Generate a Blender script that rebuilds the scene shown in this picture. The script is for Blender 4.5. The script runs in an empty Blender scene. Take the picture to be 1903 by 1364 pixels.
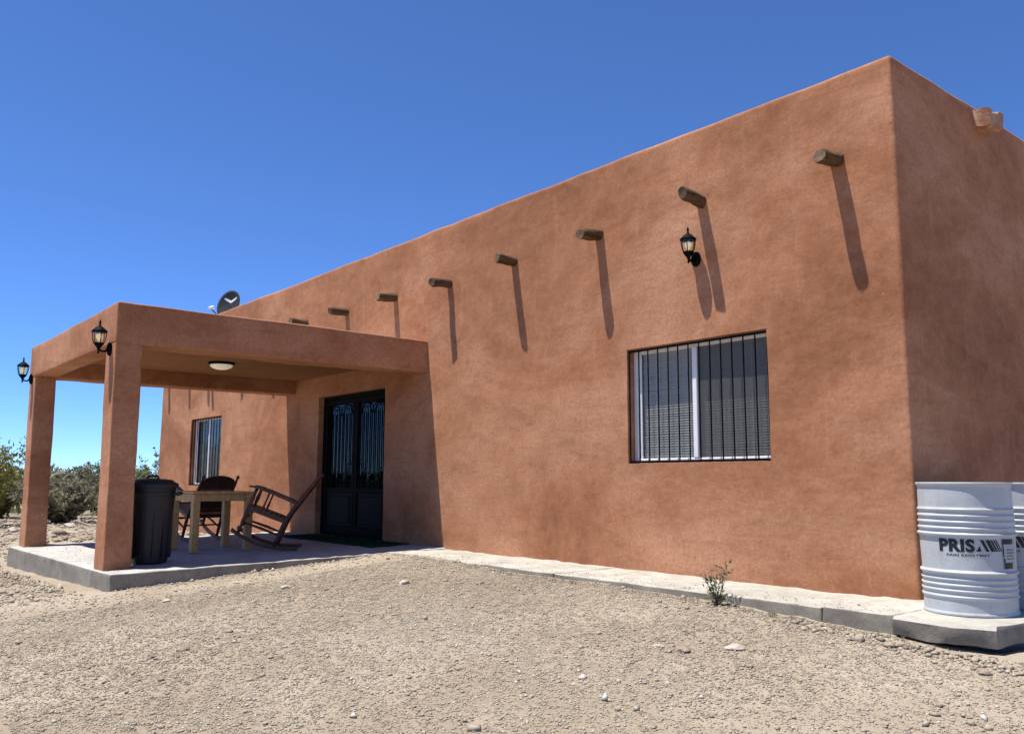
import bpy, math, random
import numpy as np
from mathutils import Vector, Matrix, Euler

random.seed(7)
rng = np.random.default_rng(7)
scene = bpy.context.scene
COL = scene.collection
PI = math.pi

# ------------------------------------------------------------------ camera
cam_d = bpy.data.cameras.new('camera')
cam = bpy.data.objects.new('camera', cam_d)
COL.objects.link(cam)
CAM = Vector((2.9226, -6.096, 0.7895))
FW = Vector((-0.76447, 0.63109, 0.13156)); RT = Vector((0.63705, 0.77082, 0.00417)); UP = Vector((0.09878, -0.08699, 0.9913))
cam.matrix_world = Matrix(((RT.x, UP.x, -FW.x, CAM.x), (RT.y, UP.y, -FW.y, CAM.y), (RT.z, UP.z, -FW.z, CAM.z), (0, 0, 0, 1)))
cam_d.sensor_width = 36.0
cam_d.lens = 30.34
cam_d.clip_start = 0.05
cam_d.clip_end = 3000
scene.camera = cam

# ------------------------------------------------------------------ sky, sun, exposure
SUN = Vector((-0.60, -1.0, 3.75)).normalized()          # towards the sun
world = bpy.data.worlds.new('World'); scene.world = world
world.use_nodes = True
wn = world.node_tree.nodes; wl = world.node_tree.links
wn.clear()
sky = wn.new('ShaderNodeTexSky'); sky.sky_type = 'NISHITA'; sky.sun_disc = False
sky.sun_elevation = math.asin(SUN.z); sky.sun_rotation = math.atan2(SUN.x, SUN.y)
sky.altitude = 5000; sky.air_density = 1.0; sky.dust_density = 0.0; sky.ozone_density = 10.0
bgn = wn.new('ShaderNodeBackground'); bgn.inputs['Strength'].default_value = 0.124
wo = wn.new('ShaderNodeOutputWorld')
tint = wn.new('ShaderNodeMix'); tint.data_type = 'RGBA'; tint.blend_type = 'MULTIPLY'; tint.inputs[0].default_value = 1.0
tint.inputs[7].default_value = (0.80, 0.92, 1.05, 1)       # clear desert air: a purer blue over the whole sky
wl.new(sky.outputs[0], tint.inputs[6]); wl.new(tint.outputs[2], bgn.inputs[0]); wl.new(bgn.outputs[0], wo.inputs[0])
sun_d = bpy.data.lights.new('sun', 'SUN'); sun_d.energy = 5.0; sun_d.angle = math.radians(0.53); sun_d.color = (1.0, 0.945, 0.86)
sun = bpy.data.objects.new('sun', sun_d); COL.objects.link(sun)
sun.rotation_euler = SUN.to_track_quat('Z', 'Y').to_euler(); sun.location = (-4, -10, 20)
scene.view_settings.view_transform = 'Standard'; scene.view_settings.look = 'None'
scene.view_settings.exposure = 0.75; scene.view_settings.gamma = 1.0
scene.view_settings.use_curve_mapping = False

# ------------------------------------------------------------------ noise (numpy)
def _h(i, j, k, s):
    n = (i * 374761393 + j * 668265263 + k * 2147483647 + s * 974711) & 0xFFFFFFFF
    n = ((n ^ (n >> 13)) * 1274126177) & 0xFFFFFFFF
    n = (n ^ (n >> 16)) & 0xFFFFFFFF
    return n.astype(np.float64) / 0xFFFFFFFF * 2 - 1
def vn(x, y, z=0.0, s=0):
    x = np.asarray(x, float); y = np.asarray(y, float) + x * 0; z = np.asarray(z, float) + x * 0
    i = np.floor(x).astype(np.int64); j = np.floor(y).astype(np.int64); k = np.floor(z).astype(np.int64)
    fx, fy, fz = x - i, y - j, z - k
    fx, fy, fz = [f * f * (3 - 2 * f) for f in (fx, fy, fz)]
    r = 0
    for a in (0, 1):
        for b in (0, 1):
            for c in (0, 1):
                w = (fx if a else 1 - fx) * (fy if b else 1 - fy) * (fz if c else 1 - fz)
                r = r + w * _h(i + a, j + b, k + c, s)
    return r
def stucco_d(p):
    x, y, z = p[:, 0], p[:, 1], p[:, 2]
    return 0.007 * vn(x * 1.1, y * 1.1, z * 1.3, 1) + 0.0035 * vn(x * 3.1, y * 3.1, z * 3.7, 2) + 0.0016 * vn(x * 7, y * 7, z * 8, 3)

# ------------------------------------------------------------------ scene helpers
def mesh_obj(name, verts, faces, mat, parent=None, smooth=False, loc=None):
    me = bpy.data.meshes.new(name)
    me.from_pydata([tuple(v) for v in verts], [], [tuple(f) for f in faces])
    me.update()
    if mat is not None:
        for m in (mat if isinstance(mat, (list, tuple)) else [mat]): me.materials.append(m)
    if smooth: me.polygons.foreach_set('use_smooth', [True] * len(me.polygons))
    o = bpy.data.objects.new(name, me); COL.objects.link(o)
    if parent is not None: o.parent = parent
    if loc is not None: o.location = loc
    return o
def share(name, src, parent, loc=(0, 0, 0), rot=(0, 0, 0), scale=(1, 1, 1)):
    o = bpy.data.objects.new(name, src.data); COL.objects.link(o); o.parent = parent
    o.location = loc; o.rotation_euler = rot; o.scale = scale
    return o
def tag(o, label=None, cat=None, group=None, kind=None):
    if label: o['label'] = label
    if cat: o['category'] = cat
    if group: o['group'] = group
    if kind: o['kind'] = kind
    return o
def thing(name, label, cat, loc=(0, 0, 0), rotz=0.0, group=None):
    o = bpy.data.objects.new(name, None); COL.objects.link(o)
    o.location = loc; o.rotation_euler = (0, 0, rotz); o.empty_display_size = 0.1
    return tag(o, label, cat, group)

class MB:
    def __init__(s): s.v = []; s.f = []; s.smooth = []
    def add(s, vs, fs):
        n = len(s.v); s.v += [tuple(p) for p in vs]; s.f += [tuple(i + n for i in f) for f in fs]; return s
    def box(s, x0, x1, y0, y1, z0, z1):
        return s.add([(x0, y0, z0), (x1, y0, z0), (x1, y1, z0), (x0, y1, z0), (x0, y0, z1), (x1, y0, z1), (x1, y1, z1), (x0, y1, z1)],
                     [(3, 2, 1, 0), (4, 5, 6, 7), (0, 1, 5, 4), (1, 2, 6, 5), (2, 3, 7, 6), (3, 0, 4, 7)])
    def bbox(s, x0, x1, y0, y1, z0, z1, b=0.004):
        """box with chamfered edges"""
        X, Y, Z = (x0, x1), (y0, y1), (z0, z1); vs = []; idx = {}
        for i in (0, 1):
            for j in (0, 1):
                for k in (0, 1):
                    c = [X[i], Y[j], Z[k]]; sg = [1 if i == 0 else -1, 1 if j == 0 else -1, 1 if k == 0 else -1]
                    for a in range(3):
                        p = [c[t] + (sg[t] * b if t != a else 0) for t in range(3)]
                        idx[(i, j, k, a)] = len(vs); vs.append(p)
        fs = []
        o4 = [(0, 0), (1, 0), (1, 1), (0, 1)]
        for k in (0, 1):
            fs.append([idx[(i, j, k, 2)] for i, j in (o4 if k else o4[::-1])])
            fs.append([idx[(i, k, j, 1)] for i, j in (o4[::-1] if k else o4)])
            fs.append([idx[(k, i, j, 0)] for i, j in (o4 if k else o4[::-1])])
        for i in (0, 1):
            for j in (0, 1):
                fs.append([idx[(i, j, 0, 0)], idx[(i, j, 1, 0)], idx[(i, j, 1, 1)], idx[(i, j, 0, 1)]])
                fs.append([idx[(i, 0, j, 0)], idx[(i, 1, j, 0)], idx[(i, 1, j, 2)], idx[(i, 0, j, 2)]])
                fs.append([idx[(0, i, j, 1)], idx[(1, i, j, 1)], idx[(1, i, j, 2)], idx[(0, i, j, 2)]])
        for i in (0, 1):
            for j in (0, 1):
                for k in (0, 1): fs.append([idx[(i, j, k, a)] for a in range(3)])
        return s.add(vs, fs)
    def tube(s, pts, rad, n=8, caps=True):
        pts = [Vector(p) for p in pts]
        if not hasattr(rad, '__len__'): rad = [rad] * len(pts)
        vs = []; fs = []
        t0 = (pts[1] - pts[0]).normalized()
        ref = Vector((0, 0, 1)) if abs(t0.z) < 0.9 else Vector((1, 0, 0))
        u = t0.cross(ref).normalized()
        for i, p in enumerate(pts):
            t = (pts[min(i + 1, len(pts) - 1)] - pts[max(i - 1, 0)]).normalized()
            u = (u - t * u.dot(t)).normalized(); w = t.cross(u)
            for k in range(n):
                a = 2 * PI * k / n
                vs.append(p + (u * math.cos(a) + w * math.sin(a)) * rad[i])
        for i in range(len(pts) - 1):
            for k in range(n):
                a, b = i * n + k, i * n + (k + 1) % n
                fs.append((a, b, b + n, a + n))
        if caps: fs.append(tuple(range(n))[::-1]); fs.append(tuple((len(pts) - 1) * n + k for k in range(n)))
        return s.add(vs, fs)
    def lathe(s, prof, n=24, c=(0, 0, 0), sx=1, sy=1):
        vs = []; fs = []
        for r, z in prof:
            for k in range(n):
                a = 2 * PI * k / n
                vs.append((c[0] + r * math.cos(a) * sx, c[1] + r * math.sin(a) * sy, c[2] + z))
        for i in range(len(prof) - 1):
            for k in range(n):
                a, b = i * n + k, i * n + (k + 1) % n
                fs.append((a, b, b + n, a + n))
        if prof[0][0] > 1e-4: fs.append(tuple(range(n))[::-1])
        if prof[-1][0] > 1e-4: fs.append(tuple((len(prof) - 1) * n + k for k in range(n)))
        return s.add(vs, fs)
    def build(s, name, mat, parent=None, smooth=False, loc=None):
        return mesh_obj(name, s.v, s.f, mat, parent, smooth, loc)

def auto_smooth(o, ang=40):
    """smooth faces, hard edges above an angle"""
    me = o.data
    me.polygons.foreach_set('use_smooth', [True] * len(me.polygons))
    try: me.set_sharp_from_angle(angle=math.radians(ang))
    except Exception: pass
    return o

def lines(a, b, step, extra=(), r=0.0):
    c = list(np.arange(a, b, step)) + [b] + list(extra)
    if r: c += [a + r * t for t in (0.3, 0.65, 1)] + [b - r * t for t in (0.3, 0.65, 1)]
    c = sorted(t for t in c if a - 1e-9 <= t <= b + 1e-9)
    out = [c[0]]
    for t in c[1:]:
        if t - out[-1] > 0.004: out.append(t)
    out[-1] = b
    return out
def soft_box(name, x0, x1, y0, y1, z0, z1, mat, parent=None, r=0.03, step=0.09, amp=1.0, shear=None, disp=stucco_d, ztop=None, warp=None):
    """box with rounded edges and an uneven hand-worked surface"""
    key = {}; vs = []; fs = []
    def V(p):
        k = (round(p[0], 5), round(p[1], 5), round(p[2], 5))
        if k not in key: key[k] = len(vs); vs.append(p)
        return key[k]
    L = [lines(x0, x1, step, r=r), lines(y0, y1, step, r=r), lines(z0, z1, step, r=r)]
    for ax in range(3):
        a, b = [(1, 2), (2, 0), (0, 1)][ax]
        for side in (0, 1):
            c = L[ax][-1] if side else L[ax][0]
            for i in range(len(L[a]) - 1):
                for j in range(len(L[b]) - 1):
                    q = []
                    for (ii, jj) in ((i, j), (i + 1, j), (i + 1, j + 1), (i, j + 1)):
                        p = [0, 0, 0]; p[ax] = c; p[a] = L[a][ii]; p[b] = L[b][jj]; q.append(V(tuple(p)))
                    fs.append(q if side else q[::-1])
    P = np.array(vs); lo = np.array([x0, y0, z0]) + r; hi = np.array([x1, y1, z1]) - r
    Q = np.clip(P, lo, hi); N = P - Q; N /= np.maximum(np.linalg.norm(N, axis=1, keepdims=True), 1e-9)
    P = Q + N * r + N * (disp(P) * amp)[:, None]
    if shear is not None:
        t = (P[:, 2] - z0) / (z1 - z0); P[:, 0] += shear * (1 - t)
    if ztop is not None:
        P[:, 2] += ztop(P[:, 0], P[:, 1])
    if warp is not None: warp(P)
    o = mesh_obj(name, P.tolist(), fs, mat, parent, smooth=True)
    if isinstance(mat, list):
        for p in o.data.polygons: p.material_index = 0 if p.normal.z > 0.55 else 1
    return o

# ------------------------------------------------------------------ materials
class NT:
    def __init__(s, name):
        s.m = bpy.data.materials.new(name); s.m.use_nodes = True
        s.n = s.m.node_tree.nodes; s.l = s.m.node_tree.links; s.b = s.n['Principled BSDF']
        s.co = s.n.new('ShaderNodeTexCoord')
    def map(s, scale, out='Object', loc=(0, 0, 0)):
        mp = s.n.new('ShaderNodeMapping'); mp.inputs['Scale'].default_value = scale; mp.inputs['Location'].default_value = loc
        s.l.new(s.co.outputs[out], mp.inputs[0]); return mp.outputs[0]
    def noise(s, scale, detail=4, rough=0.55, vec=None, dist=0.0):
        t = s.n.new('ShaderNodeTexNoise'); t.inputs['Scale'].default_value = scale; t.inputs['Detail'].default_value = detail
        t.inputs['Roughness'].default_value = rough; t.inputs['Distortion'].default_value = dist
        s.l.new(vec if vec is not None else s.co.outputs['Object'], t.inputs['Vector']); return t.outputs[0]
    def voro(s, scale, vec=None, out=0, feature='F1'):
        t = s.n.new('ShaderNodeTexVoronoi'); t.feature = feature; t.inputs['Scale'].default_value = scale
        s.l.new(vec if vec is not None else s.co.outputs['Object'], t.inputs['Vector']); return t.outputs[out]
    def ramp(s, fac, stops):
        t = s.n.new('ShaderNodeValToRGB'); e = t.color_ramp.elements
        while len(e) < len(stops): e.new(0.5)
        for el, (p, c) in zip(e, stops):
            el.position = p; el.color = (c, c, c, 1) if not hasattr(c, '__len__') else (*c, 1)
        s.l.new(fac, t.inputs[0]); return t.outputs[0]
    def mix(s, fac, a, b, mode='MIX'):
        t = s.n.new('ShaderNodeMix'); t.data_type = 'RGBA'; t.blend_type = mode
        for sock, v in ((t.inputs[0], fac), (t.inputs[6], a), (t.inputs[7], b)):
            if isinstance(v, (int, float)): sock.default_value = v
            elif isinstance(v, tuple): sock.default_value = (*v, 1)
            else: s.l.new(v, sock)
        return t.outputs[2]
    def math(s, op, a, b=0.0):
        t = s.n.new('ShaderNodeMath'); t.operation = op
        for sock, v in ((t.inputs[0], a), (t.inputs[1], b)):
            if isinstance(v, (int, float)): sock.default_value = v
            else: s.l.new(v, sock)
        return t.outputs[0]
    def bump(s, h, strength, dist, prev=None):
        t = s.n.new('ShaderNodeBump'); t.inputs['Strength'].default_value = strength; t.inputs['Distance'].default_value = dist
        s.l.new(h, t.inputs['Height'])
        if prev is not None: s.l.new(prev, t.inputs['Normal'])
        return t.outputs[0]
    def fin(s, color=None, rough=0.8, normal=None, metal=0.0, spec=0.5, rsock=None):
        if color is not None:
            if isinstance(color, tuple): s.b.inputs['Base Color'].default_value = (*color, 1)
            else: s.l.new(color, s.b.inputs['Base Color'])
        s.b.inputs['Roughness'].default_value = rough; s.b.inputs['Metallic'].default_value = metal
        s.b.inputs['Specular IOR Level'].default_value = spec
        if rsock is not None: s.l.new(rsock, s.b.inputs['Roughness'])
        if normal is not None: s.l.new(normal, s.b.inputs['Normal'])
        return s.m

OFFS = (13.2, 6.8, 20.4)
def mat_stucco(name, base, dark, pale):
    t = NT(name)
    big = t.noise(1.0, 9, 0.68, vec=t.map((0.34, 0.34, 0.62), loc=OFFS), dist=0.7); mid = t.noise(3.0, 9, 0.80, dist=0.3); fine = t.noise(34, 5, 0.75)
    mott = t.noise(11, 6, 0.7)
    streak = t.noise(1.0, 5, 0.6, vec=t.map((6.5, 6.5, 0.5)))
    trow = t.noise(1.0, 6, 0.65, vec=t.map((1.3, 1.3, 8.0)), dist=1.2)
    c = t.ramp(big, [(0.34, dark), (0.49, base), (0.66, pale)])
    c = t.mix(t.math('MULTIPLY', t.ramp(mid, [(0.46, 0.0), (0.74, 1.0)]), 0.45), c, pale)
    c = t.mix(t.math('MULTIPLY', t.ramp(mid, [(0.30, 1.0), (0.50, 0.0)]), 0.45), c, dark)
    c = t.mix(t.math('MULTIPLY', t.ramp(mott, [(0.44, 0.0), (0.72, 1.0)]), 0.22), c, pale)
    c = t.mix(t.math('MULTIPLY', t.ramp(mott, [(0.28, 1.0), (0.46, 0.0)]), 0.28), c, dark)
    c = t.mix(t.math('MULTIPLY', t.ramp(streak, [(0.60, 0.0), (0.80, 1.0)]), 0.42), c, pale)
    c = t.mix(t.math('MULTIPLY', t.ramp(trow, [(0.54, 0.0), (0.74, 1.0)]), 0.42), c, dark)
    c = t.mix(t.ramp(fine, [(0.3, 0.55), (0.62, 0.0)]), c, dark)
    sp = t.voro(11.0); spn = t.noise(1.7, 2)
    c = t.mix(t.math('MULTIPLY', t.ramp(sp, [(0.05, 0.5), (0.10, 0.0)]), t.ramp(spn, [(0.48, 0), (0.62, 1)])), c, pale)
    pit = t.voro(7.0, vec=t.map((1, 1, 1.3), loc=(4.1, 2.2, 7.7))); pn = t.noise(2.4, 3)
    c = t.mix(t.math('MULTIPLY', t.ramp(pit, [(0.035, 0.75), (0.075, 0.0)]), t.ramp(pn, [(0.45, 0), (0.6, 1)])), c, tuple(v * 0.55 for v in dark))
    scr = t.noise(1.0, 4, 0.7, vec=t.map((2.0, 2.0, 55.0), loc=(1.0, 3.0, 5.0)), dist=2.0); sn = t.noise(1.1, 3)
    c = t.mix(t.math('MULTIPLY', t.ramp(scr, [(0.64, 0.0), (0.70, 0.5)]), t.ramp(sn, [(0.52, 0), (0.64, 1)])), c, pale)
    h = t.noise(75, 3, 0.6); h2 = t.noise(16, 4, 0.6); h3 = t.noise(4.5, 3, 0.6, vec=t.map((1, 1, 1.7)))
    n = t.bump(h3, 0.28, 0.012); n = t.bump(trow, 0.18, 0.006, n); n = t.bump(h2, 0.22, 0.005, n); n = t.bump(h, 0.45, 0.002, n)
    return t.fin(c, 0.93, n, spec=0.2)
M_STUCCO = mat_stucco('stucco', (0.365, 0.158, 0.077), (0.232, 0.090, 0.041), (0.54, 0.282, 0.165))
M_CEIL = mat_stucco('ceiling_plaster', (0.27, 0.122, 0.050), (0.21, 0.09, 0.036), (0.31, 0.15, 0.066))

def mat_concrete(name, a, b):
    t = NT(name)
    big = t.noise(1.6, 6, 0.65, dist=0.5); fine = t.noise(55, 4, 0.7); st = t.noise(7, 5, 0.65)
    c = t.mix(t.ramp(big, [(0.35, 0), (0.68, 1)]), a, b)
    c = t.mix(t.math('MULTIPLY', t.ramp(st, [(0.48, 0), (0.68, 1)]), 0.5), c, tuple(x * 0.62 for x in a))
    c = t.mix(t.ramp(fine, [(0.3, 0.35), (0.6, 0.0)]), c, tuple(x * 0.5 for x in a))
    n = t.bump(t.noise(28, 5, 0.7), 0.5, 0.006); n = t.bump(t.noise(140, 2), 0.4, 0.0015, n)
    return t.fin(c, 0.9, n, spec=0.25)
M_CONC = mat_concrete('concrete', (0.33, 0.315, 0.275), (0.47, 0.455, 0.40))
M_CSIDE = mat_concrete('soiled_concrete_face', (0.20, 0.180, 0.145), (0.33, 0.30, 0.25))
M_CONC2 = mat_concrete('concrete_porch', (0.34, 0.33, 0.305), (0.47, 0.465, 0.44))

def mat_ground():
    t = NT('desert_soil')
    big = t.noise(0.42, 6, 0.62, dist=0.4); mid = t.noise(2.6, 5, 0.65); fine = t.noise(46, 5, 0.75); grit = t.noise(170, 3, 0.7)
    c = t.mix(t.ramp(big, [(0.40, 0), (0.60, 1)]), (0.245, 0.198, 0.143), (0.340, 0.292, 0.226))
    c = t.mix(t.math('MULTIPLY', t.ramp(mid, [(0.45, 0), (0.7, 1)]), 0.5), c, (0.232, 0.190, 0.145))
    c = t.mix(t.ramp(fine, [(0.32, 0.45), (0.58, 0.0)]), c, (0.17, 0.135, 0.105))
    c = t.mix(t.ramp(grit, [(0.55, 0.0), (0.75, 0.6)]), c, (0.42, 0.37, 0.31))
    v = t.voro(38.0); v2 = t.voro(90.0)
    n = t.bump(t.noise(5, 6, 0.7), 0.5, 0.02); n = t.bump(v, -0.6, 0.012, n); n = t.bump(v2, -0.5, 0.005, n)
    return t.fin(c, 0.95, n, spec=0.15)
M_GROUND = mat_ground()
def mat_pebble(name, stops):
    t = NT(name)
    at = t.n.new('ShaderNodeAttribute'); at.attribute_name = 'tint'
    c = t.ramp(at.outputs['Fac'], stops)
    c = t.mix(t.ramp(t.noise(120, 3), [(0.4, 0.35), (0.65, 0)]), c, (0.16, 0.13, 0.10))
    return t.fin(c, 0.9, spec=0.2)
M_PEB = mat_pebble('gravel', [(0, (0.21, 0.168, 0.122)), (0.25, (0.292, 0.240, 0.176)), (0.7, (0.368, 0.316, 0.242)), (0.93, (0.46, 0.415, 0.335)), (1.0, (0.56, 0.52, 0.45))])
def mat_rock(name, a, b):
    t = NT(name)
    c = t.mix(t.ramp(t.noise(9, 6, 0.65), [(0.35, 0), (0.65, 1)]), a, b)
    n = t.bump(t.noise(30, 5, 0.7), 0.7, 0.01)
    return t.fin(c, 0.92, n, spec=0.2)
M_ROCK = mat_rock('pale_rock', (0.32, 0.275, 0.22), (0.45, 0.405, 0.345))
M_ROCK2 = mat_rock('brown_rock', (0.19, 0.145, 0.11), (0.30, 0.24, 0.19))
M_SPOUT = mat_rock('spout_masonry', (0.33, 0.155, 0.090), (0.47, 0.29, 0.20))

def mat_wood(name, a, b, rough=0.75, scale=(3, 3, 40), out='Object', bumpd=0.003):
    t = NT(name)
    g = t.noise(1.0, 5, 0.65, vec=t.map(scale, out), dist=0.5); f = t.noise(25, 4, 0.6)
    c = t.mix(t.ramp(g, [(0.32, 0), (0.68, 1)]), a, b)
    c = t.mix(t.ramp(f, [(0.3, 0.4), (0.6, 0)]), c, tuple(x * 0.55 for x in a))
    return t.fin(c, rough, t.bump(g, 0.6, bumpd), spec=0.35 if rough < 0.8 else 0.08)
M_LOG = mat_wood('weathered_log', (0.050, 0.028, 0.015), (0.185, 0.112, 0.062), 0.9, (30, 2.5, 30), bumpd=0.012)
M_LOGEND = mat_wood('log_end', (0.085, 0.055, 0.034), (0.21, 0.155, 0.10), 0.9, (14, 14, 14), bumpd=0.008)
M_PINE = mat_wood('pine_table', (0.42, 0.25, 0.092), (0.58, 0.38, 0.165), 0.6, (22, 22, 2.0))
M_CHAIR = mat_wood('dark_chair_wood', (0.045, 0.016, 0.010), (0.115, 0.042, 0.024), 0.38, (25, 25, 3))
M_CRATE = mat_wood('dry_branch', (0.20, 0.17, 0.14), (0.40, 0.35, 0.29), 0.9, (20, 20, 20))

def plain(name, col, rough=0.5, metal=0.0, spec=0.5, var=0.25, scale=20, bump=0.0, emit=None):
    t = NT(name)
    c = t.mix(t.math('MULTIPLY', t.ramp(t.noise(scale, 5, 0.65), [(0.35, 0), (0.7, 1)]), var), col, tuple(x * 0.5 for x in col))
    n = t.bump(t.noise(scale * 4, 3), 0.4, bump) if bump else None
    m = t.fin(c, rough, n, metal, spec)
    if emit:
        t.b.inputs['Emission Color'].default_value = (*emit[:3], 1); t.b.inputs['Emission Strength'].default_value = emit[3]
    return m
M_IRON = plain('black_iron', (0.006, 0.006, 0.0065), 0.6, 0.0, 0.035, 0.3, 40, 0.0008)
M_KICK = plain('door_panel_paint', (0.007, 0.008, 0.010), 0.55, 0.0, 0.05, 0.3, 12, 0.0006)
M_ALU = plain('white_aluminium', (0.78, 0.79, 0.80), 0.35, 0.0, 0.5, 0.15, 15)
M_BLIND = plain('blind_slat', (0.66, 0.58, 0.46), 0.6, 0.0, 0.3, 0.25, 9)
M_CURT = plain('curtain_cloth', (0.36, 0.37, 0.36), 0.95, 0.0, 0.1, 0.3, 9)
M_ROOM = plain('room_dark', (0.03, 0.028, 0.026), 0.9)  # almost black, so the colour itself stands in for indoor shade
M_BIN = plain('bin_plastic', (0.017, 0.018, 0.021), 0.5, 0.0, 0.4, 0.35, 14, 0.0008)
M_LEATHER = plain('chair_leather', (0.032, 0.014, 0.010), 0.42, 0.0, 0.5, 0.35, 18, 0.001)
M_DISH = plain('dish_grey', (0.030, 0.034, 0.040), 0.75, 0.0, 0.12, 0.2, 8)
M_WHITE = plain('white_paint', (0.78, 0.78, 0.77), 0.5, 0.0, 0.4, 0.12, 10)
M_INK = plain('black_ink', (0.010, 0.011, 0.016), 0.5, 0.0, 0.4, 0.2, 30)
M_LABEL = plain('paper_label', (0.42, 0.43, 0.44), 0.7, 0.0, 0.3, 0.4, 22)
M_BULB = plain('bulb', (0.85, 0.80, 0.62), 0.4, emit=(1.0, 0.88, 0.60, 0.22))
M_DOME = plain('opal_glass', (0.86, 0.82, 0.72), 0.3, emit=(1.0, 0.88, 0.68, 0.15))
M_TURF = plain('green_turf', (0.014, 0.042, 0.016), 0.9, 0.0, 0.2, 0.5, 60, 0.006)
M_ROOF = plain('roof_coat', (0.42, 0.40, 0.37), 0.9)

def mat_drum():
    t = NT('drum_paint')
    dirt = t.noise(3.0, 6, 0.7, dist=0.5); run = t.noise(1.0, 5, 0.6, vec=t.map((16, 16, 1.6))); sc = t.noise(26, 5, 0.75)
    c = t.mix(t.ramp(dirt, [(0.42, 0), (0.72, 0.5)]), (0.43, 0.455, 0.465), (0.33, 0.345, 0.35))
    c = t.mix(t.ramp(run, [(0.52, 0), (0.76, 0.5)]), c, (0.33, 0.29, 0.25))
    c = t.mix(t.ramp(sc, [(0.62, 0), (0.68, 0.75)]), c, (0.30, 0.24, 0.19))
    n = t.bump(t.noise(5, 4), 0.45, 0.012)
    return t.fin(c, 0.42, n, 0.0, 0.5)
M_DRUM = mat_drum()

def mat_glass(name, tint, refl=0.5, rough=0.02):
    m = bpy.data.materials.new(name); m.use_nodes = True; n = m.node_tree.nodes; l = m.node_tree.links; n.clear()
    o = n.new('ShaderNodeOutputMaterial'); mx = n.new('ShaderNodeMixShader'); tr = n.new('ShaderNodeBsdfTransparent'); gl = n.new('ShaderNodeBsdfGlossy')
    lw = n.new('ShaderNodeLayerWeight'); lw.inputs[0].default_value = 0.5
    pw = n.new('ShaderNodeMath'); pw.operation = 'POWER'; pw.inputs[1].default_value = 5.0; l.new(lw.outputs['Facing'], pw.inputs[0])
    fr = n.new('ShaderNodeMath'); fr.operation = 'MULTIPLY_ADD'; fr.inputs[1].default_value = 0.92; fr.inputs[2].default_value = 0.05; l.new(pw.outputs[0], fr.inputs[0])
    ns = n.new('ShaderNodeTexNoise'); ns.inputs['Scale'].default_value = 2.2
    co = n.new('ShaderNodeTexCoord'); l.new(co.outputs['Object'], ns.inputs['Vector'])
    bp = n.new('ShaderNodeBump'); bp.inputs['Strength'].default_value = 0.12; bp.inputs['Distance'].default_value = 0.02
    l.new(ns.outputs[0], bp.inputs['Height']); l.new(bp.outputs[0], gl.inputs['Normal'])
    tr.inputs[0].default_value = (*tint, 1); gl.inputs['Roughness'].default_value = rough; gl.inputs[0].default_value = (refl * 2, refl * 2, refl * 2, 1)
    l.new(fr.outputs[0], mx.inputs[0]); l.new(tr.outputs[0], mx.inputs[1]); l.new(gl.outputs[0], mx.inputs[2]); l.new(mx.outputs[0], o.inputs[0])
    return m
M_GLASS = mat_glass('window_glass', (0.90, 0.91, 0.90), 0.22)
M_DGLASS = mat_glass('door_glass', (0.30, 0.31, 0.33), 0.26)
M_LGLASS = mat_glass('lantern_glass', (0.97, 0.93, 0.78), 0.5, 0.05)
def mat_screen():
    m = bpy.data.materials.new('insect_screen'); m.use_nodes = True; n = m.node_tree.nodes; l = m.node_tree.links; n.clear()
    o = n.new('ShaderNodeOutputMaterial'); mx = n.new('ShaderNodeMixShader'); tr = n.new('ShaderNodeBsdfTransparent'); df = n.new('ShaderNodeBsdfDiffuse')
    df.inputs[0].default_value = (0.11, 0.11, 0.105, 1); mx.inputs[0].default_value = 0.45
    l.new(tr.outputs[0], mx.inputs[1]); l.new(df.outputs[0], mx.inputs[2]); l.new(mx.outputs[0], o.inputs[0])
    return m
M_SCREEN = mat_screen()
def mat_leaf(name, a, b, rough=0.6):
    t = NT(name)
    at = t.n.new('ShaderNodeAttribute'); at.attribute_name = 'tint'
    c = t.ramp(at.outputs['Fac'], [(0, a), (1, b)])
    m = t.fin(c, rough, spec=0.25)
    tl = t.n.new('ShaderNodeBsdfTranslucent'); mx = t.n.new('ShaderNodeMixShader'); mx.inputs[0].default_value = 0.4
    t.l.new(c, tl.inputs[0]); t.l.new(t.b.outputs[0], mx.inputs[1]); t.l.new(tl.outputs[0], mx.inputs[2]); t.l.new(mx.outputs[0], t.n['Material Output'].inputs[0])
    return m
M_LEAF_Y = mat_leaf('creosote_leaf', (0.10, 0.115, 0.03), (0.32, 0.31, 0.09))
M_LEAF_G = mat_leaf('mesquite_leaf', (0.075, 0.098, 0.042), (0.23, 0.25, 0.12))
M_LEAF_D = mat_leaf('dry_brush', (0.11, 0.108, 0.066), (0.34, 0.325, 0.22))
M_LEAF_W = mat_leaf('weed_leaf', (0.05, 0.075, 0.03), (0.16, 0.19, 0.09))
M_STEM = plain('shrub_stem', (0.11, 0.085, 0.06), 0.9, var=0.5)

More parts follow.
